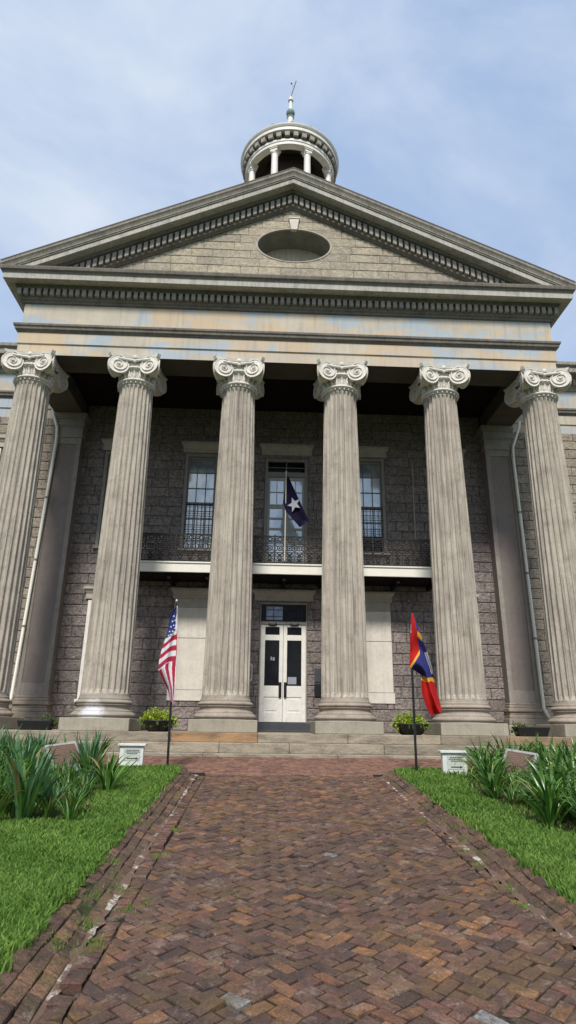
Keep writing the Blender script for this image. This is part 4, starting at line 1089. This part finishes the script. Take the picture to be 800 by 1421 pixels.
# right flag
r = empty('flagpole'); tag(r, 'black pole with a drooping red, gold and dark blue banner', 'flagpole')
PYR = -4.5; pb = at(579, 1084, PYR); pt_ = at(568, 836, PYR)
b = MB(); b.tube([(pb.x, pb.y, gz(PYR)-.05), pb.lerp(pt_, .62)], .021, 10); b.tube([pb.lerp(pt_, .62), pt_], .014, 10); b.lathe([(.06,gz(PYR)),(.06,gz(PYR)+.05)], 10, (pb.x,pb.y)); b.build('pole', M['pole'], r)
b = MB(); b.lathe([(.022,pt_.z-.02),(.03,pt_.z),(.03,pt_.z+.02),(.01,pt_.z+.03)], 10, (pt_.x,pt_.y)); b.build('finial', M['iron'], r)
top = [(0,(571,850)),(.06,(574,852)),(.28,(583.5,879)),(.42,(590,896)),(.6,(599,926)),(.7,(602.5,943)),(.9,(612,978)),(1,(614,986))]
bot = [(0,(568.5,926)),(.1,(568.5,927)),(.28,(572,928)),(.4,(575,930)),(.6,(585.4,938)),(.7,(586,945)),(.82,(587,962)),(.92,(593,982)),(1,(599,995))]
def ip(tab, u):
    for (u0, a_), (u1, b_) in zip(tab, tab[1:]):
        if u <= u1: f_ = (u-u0)/(u1-u0); return a_[0]+(b_[0]-a_[0])*f_, a_[1]+(b_[1]-a_[1])*f_
    return tab[-1][1]
def mpos(u, v):
    a_, b_ = ip(top, u), ip(bot, u); x = a_[0]+(b_[0]-a_[0])*v; y = a_[1]+(b_[1]-a_[1])*v
    x += 2.0*math.sin(v*9+u*11)*min(1, u*2)*v*.6; y += 1.5*math.sin(v*7-u*13)*u
    return at(x, y, PYR-.02-.07*math.sin(v*8+u*6)*min(1, u*2.5)-.05*math.sin(u*14+v*3)*u)
def mcol(u, v):
    a_, b_ = ip(top, u), ip(bot, u); x = a_[0]+(b_[0]-a_[0])*v; y = a_[1]+(b_[1]-a_[1])*v
    yd = 903.5+(581.6-x)*1.75               # diagonal gold stripe
    if y > 938.5+(x-585)*.18: return 1 if y < 945+(x-585)*.1 else 0
    if x < 582.6 and yd < y < yd+6.5: return 1
    if y > 875 and 579.5 < x < 586 and 876 < y-(x-580)*.9 < 884: return 1
    xr = 574+(y-852)*.21 if y < 879 else 579.7+(y-879)*.08
    if x < xr and y < yd: return 3 if (x < 570.6 and y < 878) else 0
    if x > a_[0]-2.2 and 905 < y < 936: return 3
    return 2
cloth_grid('flag', 130, 70, mpos, mcol, [M['fred'], M['fgold'], M['fblue'], M['fwhite']], r)
# balcony flag
r = empty('flagpole'); tag(r, 'pale pole on the balcony with a dark navy flag bearing one white star', 'flagpole')
PB = 2.12; p0 = at(395.3, 778, 2.17); p1 = at(397.5, 655, 1.95)
b = MB(); b.tube([p0, p1], .017, 8); b.ball(tuple(p1), .03); b.build('pole', M['stucco'], r)
e_t = [(0,(399.5,662)),(1,(428.5,722))]; 
def npos(u, v):                            # u along the hoist, v along the hang
    A, B, C_, D_, E_ = (399.5,661), (428.5,722), (416.5,731), (397,709.5), (393,697)
    lx = [(661,399),(680,395.5),(697,393),(704,395),(710,397.5),(731,416)]; rx = [(661,400.5),(722,428.5),(731,417.5)]
    y = 661+70*v; xl, xr = interp(lx, y), interp(rx, y); x = xl+(xr-xl)*u
    return at(x, y, 1.97+.14*v-.06*math.sin(u*6+v*2)*v)
nf = cloth_grid('flag', 24, 60, npos, lambda u, v: 0, [M['navy']], r)
b = MB(); c_ = at(408.5, 700, 1.93); c_.y = npos(.55, .55).y-.05; c_ = at(408.5, 700, c_.y)
star(b, c_, (at(416,696,c_.y)-at(408.5,700,c_.y)).normalized(), (at(405,690,c_.y)-at(408.5,700,c_.y)).normalized(), .225, .012); b.build('star', M['star'], nf)

# ------------------------------------------------------------------ small signs and stone markers
def small_sign(x, y, w, h, label, rz, flip):
    z = gz(y)+.06; r = empty('garden_sign', (x, y, z), rz); tag(r, label, 'sign', 'small white framed signs at the lawn corners')
    b = MB(); b.box(-w/2, w/2, -.05, .05, 0, h-.04); b.build('body', M['signwhite'], r, bevel=.008)
    b = MB(); b.box(-w/2-.035, w/2+.035, -.085, .085, h-.04, h); b.build('cap', M['signwhite'], r, bevel=.008)
    b = MB(); b.box(-w/2+.07, w/2-.05, -.056, -.051, .09, h-.075); f_ = b.build('face', M['signface'], r)
    b = MB(); zz = h-.10
    for k, (a_, c_) in enumerate(((.02,.22),(.0,.26),(.03,.2))):
        xx = -w/2+.10+a_
        while xx < -w/2+.10+c_ and xx < w/2-.08: L = random.uniform(.015,.04); b.box(xx, min(xx+L, w/2-.06), -.059, -.0565, zz-.014, zz); xx += L+.008
        zz -= .026
    zc = .125; L0, L1 = (-w/2+.13, w/2-.12)
    b.box(L0, L1, -.059, -.0565, zc-.008, zc+.008); tip = L1+.04
    b.prism([(L1, zc-.024), (tip, zc), (L1, zc+.024)], -.059, -.0565)
    b.build('lettering', M['signink'], f_)
small_sign(2.60, -4.46, .40, .375, 'small white framed sign with an arrow beside the right flagpole', 0, 1)
small_sign(-2.73, -3.85, .40, .36, 'small white framed sign beside the left flagpole, partly behind leaves', 0, -1)
def marker(loc, rot, label):
    r = empty('stone_marker', loc); r.rotation_euler = rot; tag(r, label, 'marker', 'slanted stone markers in the plant beds')
    b = MB(); b.box(-.25, .25, -.05, .09, -.30, .25); b.build('slab', M['limestone'], r, bevel=.015)
    b = MB(); b.box(-.205, .205, -.057, -.0505, -.19, .205); p_ = b.build('plaque', M['plaquered'], r, bevel=.004)
    b = MB()
    for k in range(9):
        xx = -.18
        while xx < .17: L = random.uniform(.02,.05); b.box(xx, min(xx+L,.185), -.0595, -.0572, .165-k*.036-.010, .165-k*.036); xx += L+.012
    b.build('lettering', plain('plaque_letters', (.20,.125,.10), .6), p_)
marker((3.30, -5.4, -.385), (R(-36), R(7), R(-42)), 'slanted grey stone marker with red brown plaque in the right plant bed')
marker((-3.46, -5.2, -.345), (R(-46), R(-6), R(42)), 'slanted grey stone marker with red brown plaque in the left plant bed')

# ------------------------------------------------------------------ strap-leaved plants
def plant_mesh(name, m, nb, hmin, hmax, droop, width, spread):
    b = MB()
    for _ in range(nb):
        a_ = random.random()*2*pi; r0 = random.random()*.07; h = random.uniform(hmin, hmax); lean = random.uniform(.05, spread); dr = random.uniform(0, droop)
        fa = a_+random.gauss(0, .25); d = Vector((math.cos(a_), math.sin(a_), 0)); s_ = Vector((-math.sin(fa), math.cos(fa), 0)); w_ = width*random.uniform(.7,1.25)
        tw = random.uniform(-.8, .8); n = 8; o = len(b.v); b.cr = random.random()
        p_ = d*r0; ang = lean
        for i in range(n+1):
            t_ = i/n; ww = w_*(1-t_**3.6)*(.7+.6*t_*(1-t_)*2)+.0008
            ss = (s_*math.cos(tw*t_)+d*math.sin(tw*t_))
            nrm = d*math.cos(ang)-Vector((0,0,1))*math.sin(ang)
            b.v += [tuple(p_-ss*ww), tuple(p_+nrm*ww*-.35), tuple(p_+ss*ww)]
            step = h/n; p_ = p_+(d*math.sin(ang)+Vector((0,0,1))*math.cos(ang))*step; ang += dr*(t_**1.5)*.9+.02
        for i in range(n):
            for k in (0, 1): b.face((o+i*3+k, o+i*3+k+1, o+(i+1)*3+k+1, o+(i+1)*3+k))
    me_o = b.build(name, m, None, smooth=True); return me_o
protos = []
for k in range(5): protos.append(plant_mesh('iris_plant', M['iris'], random.randint(30,38), .42, .74, .7+.16*k, .020, .55))
for k in range(2): protos.append(plant_mesh('iris_plant', M['irisblue'], 26, .5, .78, .15, .024, .34))
for k in range(3): protos.append(plant_mesh('iris_plant', M['iris'], 34, .5, .82, 1.35, .024, .65))
used = set()
def place(k, x, y, label, grp, s_=1.):
    o = protos[k]
    if k in used: o = o.copy(); col.objects.link(o)
    used.add(k); o.location = (x, y, gz(y)+.085); o.rotation_euler.z = random.random()*6.28; o.scale = (s_, s_, s_*random.uniform(.9, 1.1))
    tag(o, label, 'iris', grp); return o
gl = 'iris plants in the left bed'; gr_ = 'iris plants in the right bed'
y = -8.1
while y < -4.55:
    x = -(2.50+.208*(y+7.5))-random.random()*.15
    while x > -5.3:
        k = random.choice((0,1,2,3,4,0,1,5,6))
        sc_l = random.uniform(.78,1.04); mx_ = -3.46-(y+5.2)*.288
        if y < -4.9 and abs(x-mx_) < .36: sc_l = .46
        place(k, x+random.gauss(0,.06), y+random.gauss(0,.08), 'green strap-leaved plant in the crowded left bed', gl, sc_l)
        x -= random.uniform(.20,.29)
    y += .30
place(5, -2.95, -8.2, 'upright blue green fan of leaves at the front of the left bed', None, 1.0)
place(7, -2.5, -6.5, 'plant with drooping pale leaves at the path corner of the left bed', None, .85)
y = -8.5
while y < -4.55:
    x = max(2.35 if y > -7.2 else 2.6, 2.83+.313*(y+4.46)+.30)+random.random()*.15
    while x < 5.3:
        k = random.choice((7,8,9,7,8,9,2,3,4))
        sc_l = random.uniform(.74,1.0); mx_ = 3.3+(y+5.4)*.39
        if y < -5.0 and abs(x-mx_) < .36: sc_l = .44
        place(k, x+random.gauss(0,.06), y+random.gauss(0,.08), 'green plant with arching leaves in the crowded right bed', gr_, sc_l)
        x += random.uniform(.20,.28)
    y += .28
for k, o in enumerate(protos):
    if k not in used: bpy.data.objects.remove(o)

# ------------------------------------------------------------------ sky, sun
SE, SA = R(50), R(187)                     # elevation; azimuth of the sun (clockwise from +Y)
w = bpy.data.worlds.new('World'); sc.world = w; w.use_nodes = True; nt = w.node_tree; N = nt.nodes; L = nt.links
bg = N['Background']; sky = N.new('ShaderNodeTexSky'); sky.sky_type = 'NISHITA'; sky.sun_disc = False; sky.sun_elevation = SE; sky.sun_rotation = SA; sky.air_density = 1.2; sky.dust_density = 1.5
tc = N.new('ShaderNodeTexCoord'); mp = N.new('ShaderNodeMapping'); mp.inputs['Scale'].default_value = (1,1,1.6); mp.inputs['Location'].default_value = (.4,.1,.3); L.new(tc.outputs['Generated'], mp.inputs[0])
n1 = N.new('ShaderNodeTexNoise'); n1.inputs['Scale'].default_value = 2.0; n1.inputs['Detail'].default_value = 6; n1.inputs['Roughness'].default_value = .55; n1.inputs['Distortion'].default_value = .3; L.new(mp.outputs[0], n1.inputs['Vector'])
rp = N.new('ShaderNodeValToRGB'); rp.color_ramp.elements[0].position = .35; rp.color_ramp.elements[0].color = (.0,.0,.0,1); rp.color_ramp.elements[1].position = .60; rp.color_ramp.elements[1].color = (1,1,1,1); L.new(n1.outputs['Fac'], rp.inputs[0])
mx = N.new('ShaderNodeMix'); mx.data_type = 'RGBA'; L.new(rp.outputs[0], mx.inputs[0]); mx.inputs[7].default_value = (5.1, 5.75, 6.75, 1)
hz = N.new('ShaderNodeMix'); hz.data_type = 'RGBA'; hz.inputs[0].default_value = .85; L.new(sky.outputs[0], hz.inputs[6]); hz.inputs[7].default_value = (3.25, 4.3, 6.2, 1); L.new(hz.outputs[2], mx.inputs[6])
L.new(mx.outputs[2], bg.inputs[0]); bg.inputs[1].default_value = .10
sd = bpy.data.lights.new('sun', 'SUN'); sd.energy = 3.2; sd.angle = R(10); sd.color = (1, .96, .90); so = bpy.data.objects.new('sun', sd); col.objects.link(so)
dirv = Vector((math.sin(SA)*math.cos(SE), math.cos(SA)*math.cos(SE), math.sin(SE))); so.rotation_euler = dirv.to_track_quat('Z', 'Y').to_euler(); so.location = (0,-20,40)
sc.view_settings.view_transform = 'Standard'; sc.view_settings.look = 'None'; sc.view_settings.gamma = 1; sc.view_settings.exposure = 0.45
sc.render.engine = 'CYCLES'
sc.cycles.max_bounces = 6; sc.cycles.diffuse_bounces = 3; sc.cycles.glossy_bounces = 2
